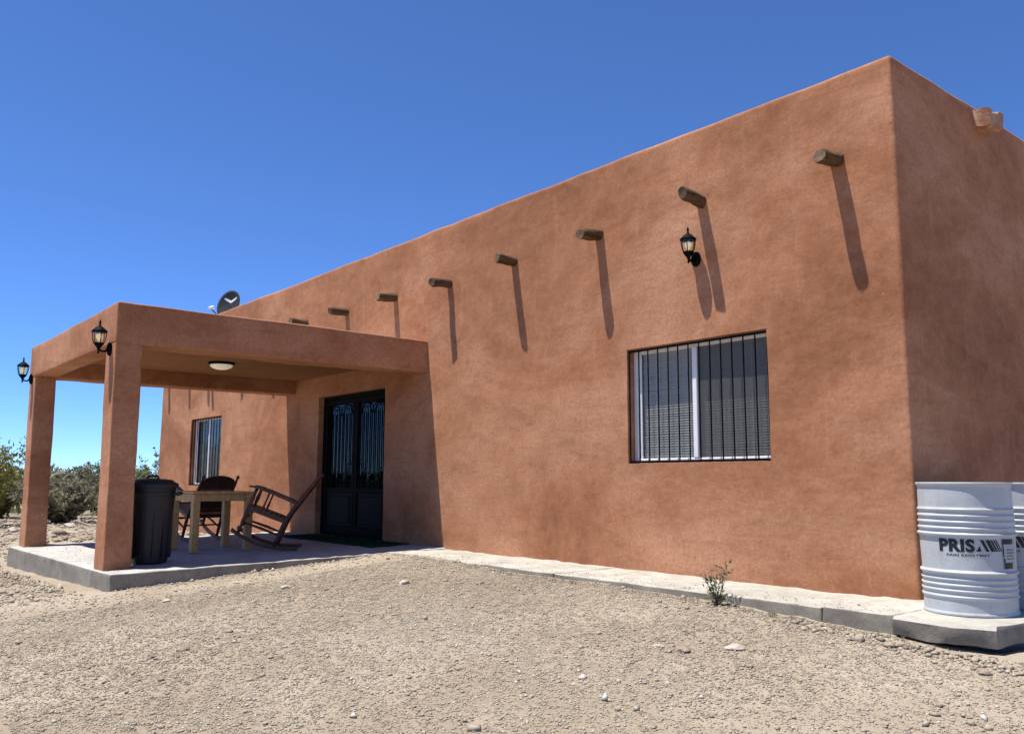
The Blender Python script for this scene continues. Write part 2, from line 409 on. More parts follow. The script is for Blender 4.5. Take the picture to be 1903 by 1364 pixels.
# ------------------------------------------------------------------ ground
def zslab(y): return 0.019 * np.minimum(y, 0)             # porch floor falls gently to the front
def gz(x, y, micro=True):
    x = np.asarray(x, float); y = np.asarray(y, float)
    zw = np.interp(x, [-60, -10, -5.6, -4, -2.5, -1, 0.2, 0.9, 3, 20], [-.22, -.08, -.024, -.036, -.055, -.085, -.135, -.178, -.28, -.5])
    d = np.clip(-y - 0.8, 0, 60)
    z = zw - 0.076 * np.minimum(d, 5.5) - 0.006 * np.maximum(d - 5.5, 0)
    z = np.where(x < -10, np.minimum(z, -0.25), z)
    tw = np.clip((-8.5 - x) / 3.0, 0, 1); z = z * (1 - tw) + np.minimum(z, -0.26) * tw
    far = np.clip((np.hypot(x, y) - 18) / 25, 0, 1)
    z = z * (1 - far) + (-0.32) * far
    z = z + 0.10 * far * vn(x * 0.12, y * 0.12, 0, 5)
    if micro:
        z = z + 0.018 * vn(x * 0.9, y * 0.9, 0, 6) + 0.010 * vn(x * 2.7, y * 2.7, 0, 7) + 0.006 * vn(x * 7.3, y * 7.3, 0, 8) + 0.004 * vn(x * 15, y * 15, 0, 9)
    inp = (x > -10.06) & (x < -5.76) & (y > -3.70)
    inw = (x > -5.9) & (x < 0.76) & (y > -0.74)
    inh = (x > -16.4) & (x < 0.05) & (y > 0.1) & (y < 9)
    return np.where(inp | inw | inh, np.minimum(z, -0.30), z)

def axis(fine0, fine1, step, lo, hi):
    a = list(np.arange(fine0, fine1 + step / 2, step)); s = step
    v = fine0
    while v > lo: s *= 1.16; v -= s; a.insert(0, v)
    s = step; v = fine1
    while v < hi: s *= 1.16; v += s; a.append(v)
    return np.array(a)
gx = axis(-11.0, 3.6, 0.05, -900, 700); gy = axis(-6.4, 0.2, 0.05, -700, 900)
GX, GY = np.meshgrid(gx, gy)
GZ = gz(GX.ravel(), GY.ravel())
nx, ny = len(gx), len(gy)
me = bpy.data.meshes.new('ground')
me.vertices.add(nx * ny); me.vertices.foreach_set('co', np.stack([GX.ravel(), GY.ravel(), GZ], 1).ravel().astype(np.float32))
ii, jj = np.meshgrid(np.arange(nx - 1), np.arange(ny - 1)); base = (jj * nx + ii).ravel()
loops = np.stack([base, base + 1, base + nx + 1, base + nx], 1).ravel()
me.loops.add(len(loops)); me.loops.foreach_set('vertex_index', loops.astype(np.int32))
me.polygons.add(len(base)); me.polygons.foreach_set('loop_start', (np.arange(len(base)) * 4).astype(np.int32))
me.update(calc_edges=True); me.validate()
me.polygons.foreach_set('use_smooth', [True] * len(me.polygons)); me.materials.append(M_GROUND)
ground = bpy.data.objects.new('ground', me); COL.objects.link(ground); tag(ground, kind='structure')

# ------------------------------------------------------------------ pavements
def conc_d(p):
    x, y, z = p[:, 0], p[:, 1], p[:, 2]
    return 0.004 * vn(x * 1.3, y * 1.3, z * 1.3, 21) + 0.006 * vn(x * 8, y * 8, z * 8, 22) + 0.004 * vn(x * 19, y * 19, z * 19, 23)
def slab_warp(P):
    t = np.clip((-5.7 - P[:, 0]) / 4.4, 0, 1); f = np.clip(-P[:, 1] / 3.9, 0, 1)
    P[:, 1] += f * (0.135 * (1 - t) + 0.045 * t)
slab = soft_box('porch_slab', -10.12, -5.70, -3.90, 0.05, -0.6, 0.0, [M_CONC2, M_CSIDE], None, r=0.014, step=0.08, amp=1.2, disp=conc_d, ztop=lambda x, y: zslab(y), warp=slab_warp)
tag(slab, kind='structure')
W_Z = -0.016
for wx0, wx1, dz in ((-5.692, -2.905, 0.0), (-2.897, -0.284, -0.004), (-0.276, 0.205, 0.003)):
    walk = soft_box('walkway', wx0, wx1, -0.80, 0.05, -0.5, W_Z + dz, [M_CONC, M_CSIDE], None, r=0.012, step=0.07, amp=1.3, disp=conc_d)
    tag(walk, kind='structure')
# corner slab under the drums, poured separately, its outer corner cut off
def corner_slab():
    step = 0.05
    out = [(0.213, -0.83), (0.60, -0.88), (0.80, -0.80), (0.83, -0.40), (0.84, 2.0), (0.84, 9.3)]
    pts = []
    for a, b in zip(out[:-1], out[1:]):
        n = max(1, int(math.hypot(b[0] - a[0], b[1] - a[1]) / step)); n = min(n, 40)
        for i in range(n): pts.append((a[0] + (b[0] - a[0]) * i / n, a[1] + (b[1] - a[1]) * i / n))
    pts.append(out[-1])
    m = MB(); n = len(pts)
    def ring(off, z, amp, seed):
        r = []
        for i, (x, y) in enumerate(pts):
            d = amp * float(vn(x * 9, y * 9, z * 9, seed)); cx, cy = 0.213, 1.0
            L = math.hypot(x - cx, y - cy) or 1
            if i == 0: dx, dy = 0, 1
            else: dx, dy = (cx - x) / L, (cy - y) / L
            r.append((x + dx * (off + d), y + dy * (off + d), z + 0.5 * d))
        return r
    rings = [ring(0.30, -0.5, 0.0, 31), ring(0.26, -0.15, 0.03, 32), ring(0.022, -0.128, 0.020, 33), ring(0.004, -0.085, 0.014, 34), ring(0.004, W_Z - 0.016, 0.013, 35), ring(0.022, W_Z, 0.010, 36)]
    inner = [(max(0.213, -0.05) if i == 0 else 0.213 * (1 - min(1, max(0, (y + .1) / 0.2))) - 0.08 * min(1, max(0, (y + .1) / 0.2)), max(min(y, 9.3), -0.80 if i == 0 else -0.6), W_Z) for i, (x, y) in enumerate(pts)]
    vs = sum(rings, []) + inner; fs = []
    for k in range(len(rings)):
        for i in range(n - 1): fs.append((k * n + i, k * n + i + 1, (k + 1) * n + i + 1, (k + 1) * n + i))
    m.add(vs, fs)
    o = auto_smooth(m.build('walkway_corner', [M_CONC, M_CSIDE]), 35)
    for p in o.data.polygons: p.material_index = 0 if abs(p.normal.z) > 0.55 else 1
    return tag(o, kind='structure')
corner_slab()
# fill between the corner slab's joint and the wall, so its top is one sheet

# ------------------------------------------------------------------ house
H = 4.0; LH = 16.5; DEP = 9.0
house = thing('adobe_house', 'single storey terracotta stucco house with flat roof, log beam ends and covered porch', 'house')
WIN = (-2.725, -1.161, 0.963, 2.052); FWIN = (-14.60, -13.00, 0.69, 2.00); DOOR = (-9.10, -7.16, -0.02, 2.055)
OPEN = [WIN, FWIN, DOOR]
def build_shell():
    rc = 0.03; path = []
    def add(x, y, nx_, ny_, tagx=None): path.append((x, y, nx_, ny_))
    for y in np.arange(DEP - rc, rc - 0.001, -0.6): add(-LH, y, -1, 0)
    def arc(cx, cy, a0, a1, n=5):
        for i in range(n + 1):
            a = a0 + (a1 - a0) * i / n
            add(cx + rc * math.cos(a), cy + rc * math.sin(a), math.cos(a), math.sin(a))
    arc(-LH + rc, rc, PI, 1.5 * PI)
    ex = [v for o in OPEN for v in o[:2]]
    xs = lines(-LH + rc, -rc, 0.075, ex)
    for x in xs[1:-1]: add(x, 0.0, 0, -1)
    arc(-rc, rc, 1.5 * PI, 2 * PI)
    for y in lines(rc, DEP - rc, 0.11)[1:]: add(0.0, y, 1, 0)
    arc(-rc, DEP - rc, 0, PI / 2); add(-LH * 0.5, DEP, 0, 1); arc(-LH + rc, DEP - rc, PI / 2, PI)
    ez = [v for o in OPEN for v in o[2:]]
    zs = lines(-0.4, H - 0.032, 0.075, ez)
    prof = [(0.0, z) for z in zs] + [(0.032 - 0.032 * math.cos(a), H - 0.032 + 0.032 * math.sin(a)) for a in (0.4, 0.8, 1.2, PI / 2)] + [(0.15, H + .004), (0.24, H - 0.01), (0.26, H - 0.04), (0.26, H - 0.45)]
    nv = len(prof); n = len(path); P = []; N = []; IN = []
    for (x, y, ax, ay) in path:
        for off, z in prof:
            P.append((x - ax * off, y - ay * off, z)); N.append((ax, ay)); IN.append(off)
    P = np.array(P); N = np.array(N); IN = np.array(IN); d = stucco_d(P) * np.where(IN > 0.1, 0.4, 1.0)
    P[:, 0] += N[:, 0] * d; P[:, 1] += N[:, 1] * d
    P[:, 2] += np.where(P[:, 2] > H - 0.08, 0.009 * vn(P[:, 0] * 0.7, P[:, 1] * 0.7, 0, 41) + 0.005 * vn(P[:, 0] * 3, P[:, 1] * 3, 0, 42), 0)
    f = []
    holes = {}
    for i in range(n):
        i2 = (i + 1) % n; a, b = path[i], path[i2]
        for k in range(nv - 1):
            if a[3] == -1 and b[3] == -1 and k < len(zs) - 1:
                mx, mz = (a[0] + b[0]) / 2, (zs[k] + zs[k + 1]) / 2
                if any(o[0] < mx < o[1] and o[2] < mz < o[3] for o in OPEN): continue
            f.append((i * nv + k, i2 * nv + k, i2 * nv + k + 1, i * nv + k + 1))
    V = P.tolist()
    # reveals: every open edge of a hole runs inward
    from collections import Counter
    cnt = Counter()
    for q in f:
        for s in range(4): cnt[frozenset((q[s], q[(s + 1) % 4]))] += 1
    rv = []; rf = []
    for q in f:
        for s in range(4):
            e = (q[s], q[(s + 1) % 4])
            if cnt[frozenset(e)] == 1:
                A, B = V[e[0]], V[e[1]]
                if abs(A[1]) < 0.05 and abs(B[1]) < 0.05 and A[2] > -0.3 and B[2] > -0.3 and A[2] < H - 0.1:
                    k = len(rv); rv += [A, B, [B[0], 0.22, B[2]], [A[0], 0.22, A[2]]]; rf.append((k + 1, k, k + 3, k + 2))
    k0 = len(V); V += rv; f += [tuple(i + k0 for i in q) for q in rf]
    w = mesh_obj('wall', V, f, M_STUCCO, house, smooth=True)
    return w
build_shell()
MB().box(-LH + 0.2, -0.2, 0.2, DEP - 0.2, H - 0.5, H - 0.40).build('roof', M_ROOF, house)

# log beam ends
VIG = [(-0.466, 3.297, 0.25, 3.268), (-1.785, 3.289, 0.262, 3.32), (-3.084, 3.274, 0.25, 3.238), (-4.417, 3.256, 0.25, 3.258), (-5.696, 3.232, 0.25, 3.212),
       (-6.954, 3.262, 0.265, 3.228), (-8.293, 3.252, 0.27, 3.242), (-9.604, 3.268, 0.27, 3.278), (-10.95, 3.26, 0.26, 3.25), (-12.22, 3.26, 0.25, 3.24), (-13.68, 3.25, 0.26, 3.25), (-14.93, 3.26, 0.25, 3.24), (-16.16, 3.25, 0.25, 3.24)]
def log_end(x, z, ln, ztip, seed):
    ln *= 1.05
    r0 = 0.056 + 0.006 * random.random(); n = 14; pts = []; V = []; F = []
    ys = [0.08, 0.0, -ln * 0.25, -ln * 0.5, -ln * 0.75, -ln * 0.93, -ln]
    for i, y in enumerate(ys):
        t = max(0, -y) / ln; zc = z + (ztip - z) * t
        for k in range(n):
            a = 2 * PI * k / n
            r = r0 * (1 + 0.16 * float(vn(math.cos(a) * 1.6 + seed, math.sin(a) * 1.6, y * 9, 51)) + 0.09 * float(vn(math.cos(a) * 5 + seed, math.sin(a) * 5, y * 22, 52)))
            if i == len(ys) - 1: r *= 0.9
            V.append((x + math.cos(a) * r + 0.008 * math.sin(seed + y * 14), y + 0.012 * math.sin(a + seed) * (t > 0.85), zc + math.sin(a) * r))
    for i in range(len(ys) - 1):
        for k in range(n):
            a, b = i * n + k, i * n + (k + 1) % n; F.append((a, b, b + n, a + n))
    o = mesh_obj('roof_beam', V, F, M_LOG, house, smooth=True)
    ls = (len(ys) - 1) * n; c = [sum(V[ls + k][t] for k in range(n)) / n for t in range(3)]
    cv = [V[ls + k] for k in range(n)] + [(c[0], c[1] + 0.006, c[2])]
    mesh_obj('cut_end', cv, [(n, (k + 1) % n, k) for k in range(n)], M_LOGEND, o)
    return o
for i, (x, z, ln, zt) in enumerate(VIG): log_end(x, z, ln, zt, i * 3.7)

# masonry rain spout on the end wall
def spout():
    m = MB(); y0, y1 = 1.40, 1.66; zb, zt = 3.80, 3.945
    prof = [(y0, zt), (y0, zb), (y1, zb), (y1, zt), (y1 - 0.07, zt), (y1 - 0.08, zb + 0.115), (y0 + 0.08, zb + 0.115), (y0 + 0.07, zt)]
    n = len(prof); V = []; F = []; xs = list(np.linspace(-0.2, 0.15, 9))
    for i, x in enumerate(xs):
        for (y, z) in prof:
            s = 0.030
            V.append((x + s * float(vn(y * 9, z * 9, x, 61)) * (x > 0.1), y + s * float(vn(x * 11, y * 11, z * 11, 62)), z + s * float(vn(x * 11, y * 11, z * 11, 63)) - 0.06 * max(0, x)))
    for i in range(len(xs) - 1):
        for k in range(n): a, b = i * n + k, i * n + (k + 1) % n; F.append((a, b, b + n, a + n))
    L = (len(xs) - 1) * n
    F += [(L + 0, L + 1, L + 6, L + 7), (L + 1, L + 2, L + 5, L + 6), (L + 2, L + 3, L + 4, L + 5)]
    o = mesh_obj('roof_spout', V, F, M_SPOUT, house)
    o['label'] = 'pinkish masonry rain spout near the top of the end wall'
spout()

# ------------------------------------------------------------------ porch
PX0, PX1, PY = -10.26, -6.15, -3.73
PB, PT, PWX, PWY = 2.150, 2.565, 0.34, 0.26
soft_box('porch_post', PX1 - PWX, PX1, PY, PY + PWY, -0.12, PB + 0.012, M_STUCCO, house, r=0.016, step=0.08, shear=0.06)
soft_box('porch_post', PX0, PX0 + PWX, PY + 0.004, PY + PWY, -0.12, PB + 0.012, M_STUCCO, house, r=0.016, step=0.08, shear=0.13)
soft_box('porch_beam', PX1 - PWX, PX1 + 0.004, PY + 0.14, 0.03, PB, PT, M_STUCCO, house, r=0.016, step=0.08, amp=1.6)
soft_box('porch_beam', PX0, PX0 + PWX, PY + 0.14, 0.03, PB + .002, PT - .002, M_STUCCO, house, r=0.016, step=0.08, amp=1.6)
soft_box('porch_beam', PX0 - 0.003, PX1 + 0.001, PY - 0.003, PY + PWY, PB + .004, PT + .002, M_STUCCO, house, r=0.016, step=0.08, amp=1.6)
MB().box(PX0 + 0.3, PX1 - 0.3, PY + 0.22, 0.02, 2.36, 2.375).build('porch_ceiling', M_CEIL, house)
MB().box(PX0 + 0.2, PX1 - 0.2, PY + 0.18, 0.02, 2.40, 2.52).build('porch_roof', M_ROOF, house)

# ------------------------------------------------------------------ windows
def window(name, O, lab, nbars, blinds):
    x0, x1, z0, z1 = O; w, h = x1 - x0, z1 - z0; cx = (x0 + x1) / 2
    fr = MB(); e = 0.0015
    yf0, yf1 = 0.096, 0.138
    fr.bbox(x0 + e, x0 + 0.045, yf0, yf1, z0 + e, z1 - e); fr.bbox(x1 - 0.045, x1 - e, yf0, yf1, z0 + e, z1 - e)
    fr.bbox(x0 + 0.045, x1 - 0.045, yf0, yf1, z0 + e, z0 + 0.045); fr.bbox(x0 + 0.045, x1 - 0.045, yf0, yf1, z1 - 0.045, z1 - e)
    win = fr.build('window', M_ALU, house); win['label'] = lab
    cx -= 0.045
    MB().bbox(cx - 0.028, cx + 0.028, yf0 - 0.004, yf0 + 0.05, z0 + 0.046, z1 - 0.046).build('mullion', M_ALU, win)
    m = MB()                                           # the sliding sash on the left
    m.bbox(x0 + 0.047, x0 + 0.085, 0.112, 0.130, z0 + 0.046, z1 - 0.046); m.build('sash', M_ALU, win)
    MB().box(x0 + 0.047, cx - 0.028, 0.119, 0.123, z0 + 0.046, z1 - 0.046).build('pane', M_GLASS, win)
    MB().box(cx + 0.028, x1 - 0.047, 0.108, 0.112, z0 + 0.046, z1 - 0.046).build('pane', M_GLASS, win)
    if blinds:
        mesh_obj('insect_screen', [(cx + 0.03, 0.100, z0 + 0.047), (x1 - 0.048, 0.100, z0 + 0.047), (x1 - 0.048, 0.100, z1 - 0.047), (cx + 0.03, 0.100, z1 - 0.047)], [(0, 1, 2, 3)], M_SCREEN, win)
        hb = MB(); hb.box(x0 + 0.03, x1 - 0.03, 0.135, 0.175, z1 - 0.05, z1 - 0.004); hb.build('blind_headrail', M_ALU, win)
        n = 44; dz = (h - 0.07) / n; proto = None
        for i in range(n):
            z = z0 + 0.02 + dz * (i + 0.5)
            if proto is None:
                sw = (w - 0.06) / 2; s = MB(); pr = []
                for t in np.linspace(-1, 1, 5): pr.append((t * 0.0140, 0.0024 * (1 - t * t)))
                V = []; F = []
                for xx in (-sw, sw):
                    for (a, b) in pr: V.append((xx, a, b))
                for (a, b) in pr: V.append((-sw, a, b - 0.0012))
                for (a, b) in pr: V.append((sw, a, b - 0.0012))
                for k in range(4): F += [(k, 5 + k, 6 + k, k + 1), (10 + k, 11 + k, 16 + k, 15 + k)]
                F += [(0, 10, 15, 5), (4, 9, 19, 14)]
                proto = mesh_obj('blind_slat', V, F, M_BLIND, win, smooth=True); o = proto
            else: o = share('blind_slat', proto, win)
            o.location = (cx + 0.045, 0.152, z); o.rotation_euler = (math.radians(63 + random.uniform(-6, 6)), random.uniform(-0.002, 0.002), 0)
        for xx in (x0 + 0.25, cx, x1 - 0.25): MB().box(xx - 0.002, xx + 0.002, 0.1365, 0.1385, z0 + 0.03, z1 - 0.05).build('blind_cord', M_ALU, win)
    else:
        for (a, b) in ((x0 + 0.05, cx + 0.10), (cx + 0.04, x1 - 0.05)):
            V = []; F = []; n = 60
            for i in range(n + 1):
                t = i / n; x = a + (b - a) * t; y = 0.19 + 0.022 * math.sin(t * 40 + a) + 0.012 * math.sin(t * 17)
                V += [(x, y, z0 + 0.02), (x, y * 0.9 + 0.02, z1 - 0.03)]
            for i in range(n): F.append((2 * i, 2 * i + 2, 2 * i + 3, 2 * i + 1))
            mesh_obj('curtain', V, F, M_CURT, win, smooth=True)
    # near-black panel: the dimness of the room behind is put into its colour
    MB().box(x0 - 0.4, x1 + 0.4, 0.9, 0.95, z0 - 0.5, z1 + 0.4).build('dark_backing', M_ROOM, win)
    # iron guard
    MB().bbox(x0 + 0.004, x1 - 0.004, 0.018, 0.036, z0 + 0.004, z0 + 0.026, 0.002).build('guard_rail', M_IRON, win)
    MB().bbox(x0 + 0.004, x1 - 0.004, 0.018, 0.036, z1 - 0.03, z1 - 0.012, 0.002).build('guard_rail', M_IRON, win)
    pb = None
    for i in range(nbars):
        x = x0 + 0.012 + (w - 0.024) * i / (nbars - 1)
        if pb is None:
            pb = MB().bbox(-0.0052, 0.0052, -0.0052, 0.0052, 0, h - 0.05, 0.0012).build('guard_bar', M_IRON, win); o = pb
        else: o = share('guard_bar', pb, win)
        o.location = (x, 0.0265 + random.uniform(-0.001, 0.001), z0 + 0.02); o.rotation_euler = (0, random.uniform(-0.003, 0.003), 0)
    return win
window('window', WIN, 'barred sliding window with blinds right of the porch', 14, True)
window('window', FWIN, 'barred window with pale curtains beyond the porch', 12, False)

# ------------------------------------------------------------------ door
def door():
    x0, x1, z0, z1 = DOOR; zf = 0.012
    f = MB(); f.bbox(x0 + .002, x0 + 0.06, 0.09, 0.15, zf, z1 - .002); f.bbox(x1 - 0.06, x1 - .002, 0.09, 0.15, zf, z1 - .002); f.bbox(x0 + 0.06, x1 - 0.06, 0.09, 0.15, z1 - 0.06, z1 - .002)
    f.bbox(x0 + 0.06, x1 - 0.06, 0.07, 0.16, zf - 0.01, zf + 0.015)
    f.build('door_frame', M_IRON, house)
    cx = (x0 + x1) / 2
    pbar = None
    for (a, b, s) in ((x0 + 0.063, cx - 0.004, 1), (cx + 0.004, x1 - 0.063, -1)):
        st = 0.075; za, zb, zm = zf + 0.02, z1 - 0.064, 0.62
        m = MB()
        m.bbox(a, a + st, 0.095, 0.14, za, zb); m.bbox(b - st, b, 0.095, 0.14, za, zb)
        for (p, q) in ((za, za + 0.11), (zm, zm + 0.07), (zb - 0.075, zb)): m.bbox(a + st, b - st, 0.096, 0.139, p, q)
        leaf = m.build('door_leaf', M_IRON, house)
        MB().bbox(a + st + 0.001, b - st - 0.001, 0.112, 0.124, za + 0.111, zm - 0.001).build('kick_panel', M_KICK, leaf)
        MB().bbox(a + st + 0.06, b - st - 0.06, 0.104, 0.112, za + 0.16, zm - 0.05, 0.006).build('kick_panel_moulding', M_KICK, leaf)
        MB().box(a + st + 0.001, b - st - 0.001, 0.126, 0.131, zm + 0.071, zb - 0.076).build('pane', M_DGLASS, leaf)
        xa, xb = a + st, b - st; zt = zb - 0.075; zq = zm + 0.07; nb = 7
        for i in range(nb):
            x = xa + (xb - xa) * (i + 0.5) / nb
            if pbar is None: pbar = MB().bbox(-0.007, 0.007, -0.007, 0.007, 0, 1, 0.002).build('grille_bar', M_IRON, leaf); o = pbar
            else: o = share('grille_bar', pbar, leaf)
            o.location = (x, 0.108, zq); o.scale = (1, 1, (zt - zq) - 0.14 + (0.10 if i in (0, nb - 1) else 0))
        # pointed arches along the top
        for k in range(2):
            wv = (xb - xa) / 2; xc = xa + wv * (k + 0.5)
            t = MB()
            for sg in (-1, 1):
                pts = [(xc + sg * wv * 0.45 * math.cos(u), 0.108, zt - 0.17 + 0.155 * math.sin(u) ** 0.8) for u in np.linspace(0.02, PI / 2, 8)]
                t.tube(pts, 0.008, 6)
                pts = [(xc + sg * wv * 0.22 * math.cos(u), 0.108, zt - 0.15 + 0.09 * math.sin(u)) for u in np.linspace(0.02, PI / 2, 7)]
                t.tube(pts, 0.006, 6)
            t.build('grille_arch', M_IRON, leaf)
        # scrolls and leaves at the foot of the grille
        for k in range(3):
            wv = (xb - xa) / 3; xc = xa + wv * (k + 0.5); t = MB()
            for sg in (-1, 1):
                pts = []
                for u in np.linspace(0, 2.6 * PI, 20):
                    r = 0.058 * (1 - u / (3.3 * PI)); pts.append((xc + sg * (0.055 - r * math.cos(u)), 0.104, zq + 0.075 + r * math.sin(u)))
                t.tube(pts, 0.0055, 5)
                t.tube([(xc, 0.104, zq + 0.05), (xc + sg * 0.03, 0.104, zq + 0.17), (xc + sg * 0.075, 0.102, zq + 0.235)], [0.006, 0.012, 0.002], 6)
            t.tube([(xc, 0.104, zq), (xc, 0.104, zq + 0.30)], [0.008, 0.003], 6)
            t.build('grille_scroll', M_IRON, leaf)
        hx = (b - 0.035) if s == 1 else (a + 0.035)
        h = MB(); h.bbox(hx - 0.02, hx + 0.02, 0.088, 0.095, 0.93, 1.10, 0.002); h.tube([(hx, 0.09, 1.03), (hx, 0.05, 1.03), (hx - s * 0.10, 0.05, 1.03)], 0.008, 8)
        h.build('handle', M_ALU if False else M_KICK, leaf)
    MB().box(x0 - 0.4, x1 + 0.4, 1.2, 1.25, -0.3, z1 + 0.4).build('dark_backing', M_ROOM, house)  # dark panel added behind the door glass, painted as a dim interior
door()

# ------------------------------------------------------------------ wall lanterns
def lantern(label, loc, sc=1.0):
    t = thing('wall_lantern', label, 'lantern', loc, 0.0, 'black wall lanterns'); t.scale = (sc, sc, sc)
    m = MB(); n = 24                                       # oval back plate
    V = []; F = []
    for i, (rr, y) in enumerate(((1.0, 0.012), (1.0, -0.008), (0.82, -0.02), (0.45, -0.028))):
        for k in range(n): a = 2 * PI * k / n; V.append((0.052 * rr * math.cos(a), y, 0.068 * rr * math.sin(a)))
    for i in range(3):
        for k in range(n): a, b = i * n + k, i * n + (k + 1) % n; F.append((a, b, b + n, a + n))
    F.append(tuple(3 * n + k for k in range(n))[::-1])
    mesh_obj('back_plate', V, F, M_IRON, t, smooth=True)
    Y = -0.105
    MB().tube([(0, -0.02, 0.0), (0, -0.05, -0.03), (0, -0.085, -0.025), (0, Y, 0.0), (0, Y, 0.03)], [0.011, 0.010, 0.010, 0.011, 0.012], 10).build('arm', M_IRON, t, True)
    cup = MB().lathe([(0.001, -0.055), (0.010, -0.048), (0.012, -0.038), (0.006, -0.028), (0.013, -0.012), (0.016, 0.0), (0.030, 0.018), (0.046, 0.040), (0.050, 0.048), (0.046, 0.052), (0.001, 0.052)], 18, (0, Y, 0)).build('cup', M_IRON, t, True)
    MB().lathe([(0.046, 0.052), (0.058, 0.085), (0.064, 0.12), (0.066, 0.158)], 6, (0, Y, 0)).build('glass_shade', M_LGLASS, t)
    for k in range(6):
        a = 2 * PI * k / 6; c, s = math.cos(a), math.sin(a)
        MB().tube([(c * r, Y + s * r, z) for r, z in ((0.047, 0.05), (0.0595, 0.085), (0.0655, 0.12), (0.0675, 0.16))], 0.0042, 5).build('cage_rib', M_IRON, t)
    MB().lathe([(0.001, 0.152), (0.064, 0.154), (0.072, 0.158), (0.074, 0.166), (0.068, 0.172), (0.052, 0.188), (0.034, 0.205), (0.020, 0.214), (0.012, 0.219), (0.012, 0.228), (0.006, 0.236), (0.011, 0.248), (0.010, 0.258), (0.003, 0.278), (0.001, 0.285)], 24, (0, Y, 0)).build('cap', M_IRON, t, True)
    MB().lathe([(0.012, 0.052), (0.012, 0.075), (0.022, 0.09), (0.030, 0.112), (0.026, 0.135), (0.001, 0.148)], 14, (0, Y, 0)).build('bulb', M_BULB, t, True)
    return t
lantern('black lantern on the stucco wall above and left of the barred window', (-1.862, -0.006, 2.776), 1.0)
lantern('black lantern on the near porch post, below the roof corner', (-6.32, PY - 0.008, 2.10), 1.03)
lantern('black lantern on the far porch post at the photo edge', (-10.10, PY - 0.006, 2.13), 1.03)
lantern('black lantern on the wall above the curtained window, mostly hidden by the porch', (-13.83, -0.006, 2.776), 1.0)

# porch ceiling light
cl = thing('ceiling_light', 'round flush ceiling light with pale glass under the porch roof', 'ceiling light', (-8.45, -1.78, 2.36))
MB().lathe([(0.001, 0.0), (0.17, 0.0), (0.175, -0.012), (0.165, -0.03), (0.14, -0.034)], 32).build('rim', M_IRON, cl, True)
MB().lathe([(0.15, -0.03), (0.145, -0.05), (0.12, -0.072), (0.07, -0.09), (0.001, -0.097)], 32).build('glass_dome', M_DOME, cl, True)

# ------------------------------------------------------------------ satellite dish
dish = thing('satellite_dish', 'grey satellite dish with white chevron on the flat roof', 'satellite dish', (-15.15, 0.85, H - 0.40), math.radians(-62))
def mk_dish():
    n = 36; R = 7; V = []; F = []; tilt = math.radians(14)
    def P(u, v, off=0.0):                                   # u right, v up on the dish face, facing local +x
        r2 = (u / 0.30) ** 2 + (v / 0.34) ** 2
        x = 0.07 * (r2 - 1) + off; z = v
        return (x * math.cos(tilt) - z * math.sin(tilt), u, x * math.sin(tilt) + z * math.cos(tilt) + 0.96)
    for i in range(R + 1):
        for k in range(n):
            a = 2 * PI * k / n; V.append(P(0.30 * i / R * math.cos(a), 0.34 * i / R * math.sin(a)))
    for i in range(R):
        for k in range(n): a, b = i * n + k, i * n + (k + 1) % n; F.append((a, b, b + n, a + n))
    o = mesh_obj('reflector', V, F, M_DISH, dish, smooth=True)
    md = o.modifiers.new('thick', 'SOLIDIFY'); md.thickness = 0.006
    m = MB(); pts = [(-0.19, 0.14), (0.0, 0.03), (0.19, 0.14), (0.19, 0.22), (0.0, 0.11), (-0.19, 0.22)]
    g = []
    for t in range(7): pass
    V = []; F = []
    for s in (-1, 1):
        for i in range(7):
            t = i / 6; u = s * 0.17 * t; k = len(V)
            V += [P(u, 0.06 + 0.08 * t, 0.006), P(u, 0.125 + 0.08 * t, 0.006)]
            if i: F.append((k - 2, k, k + 1, k - 1))
    mesh_obj('chevron_mark', V, F, M_WHITE, dish)
    a = MB(); a.tube([P(0, -0.33, -0.02), P(0, -0.36, 0.25), P(0, -0.30, 0.50)], 0.012, 8); a.build('feed_arm', M_DISH, dish)
    l = MB(); p = Vector(P(0, -0.30, 0.50)); q = Vector(P(0, 0.0, 0.02)); d = (q - p).normalized()
    l.tube([p - d * 0.07, p + d * 0.02, p + d * 0.03, p + d * 0.08], [0.028, 0.028, 0.042, 0.042], 12); l.build('feed_horn', M_WHITE, dish, False)
    s = MB(); s.tube([(-0.12, 0, 0), (-0.12, 0, 0.86), P(0, -0.02, -0.09)], 0.022, 10); s.build('mast', M_DISH, dish)
mk_dish()

# ------------------------------------------------------------------ steel drums
def text_verts(body, size, offset):
    c = bpy.data.curves.new('t', 'FONT'); c.body = body; c.size = size; c.offset = offset; c.resolution_u = 3; c.space_character = 1.08
    o = bpy.data.objects.new('t', c); COL.objects.link(o)
    dg = bpy.context.evaluated_depsgraph_get(); m = bpy.data.meshes.new_from_object(o.evaluated_get(dg))
    import bmesh
    bm = bmesh.new(); bm.from_mesh(m); bmesh.ops.triangulate(bm, faces=bm.faces[:])
    for _ in range(2):
        es = [e for e in bm.edges if e.calc_length() > 0.016]
        if es: bmesh.ops.subdivide_edges(bm, edges=es, cuts=1); bmesh.ops.triangulate(bm, faces=bm.faces[:])
    V = [tuple(v.co) for v in bm.verts]; F = [[v.index for v in f.verts] for f in bm.faces]
    bm.free(); bpy.data.objects.remove(o); bpy.data.curves.remove(c); bpy.data.meshes.remove(m)
    return V, F
DR, DH = 0.271, 0.812
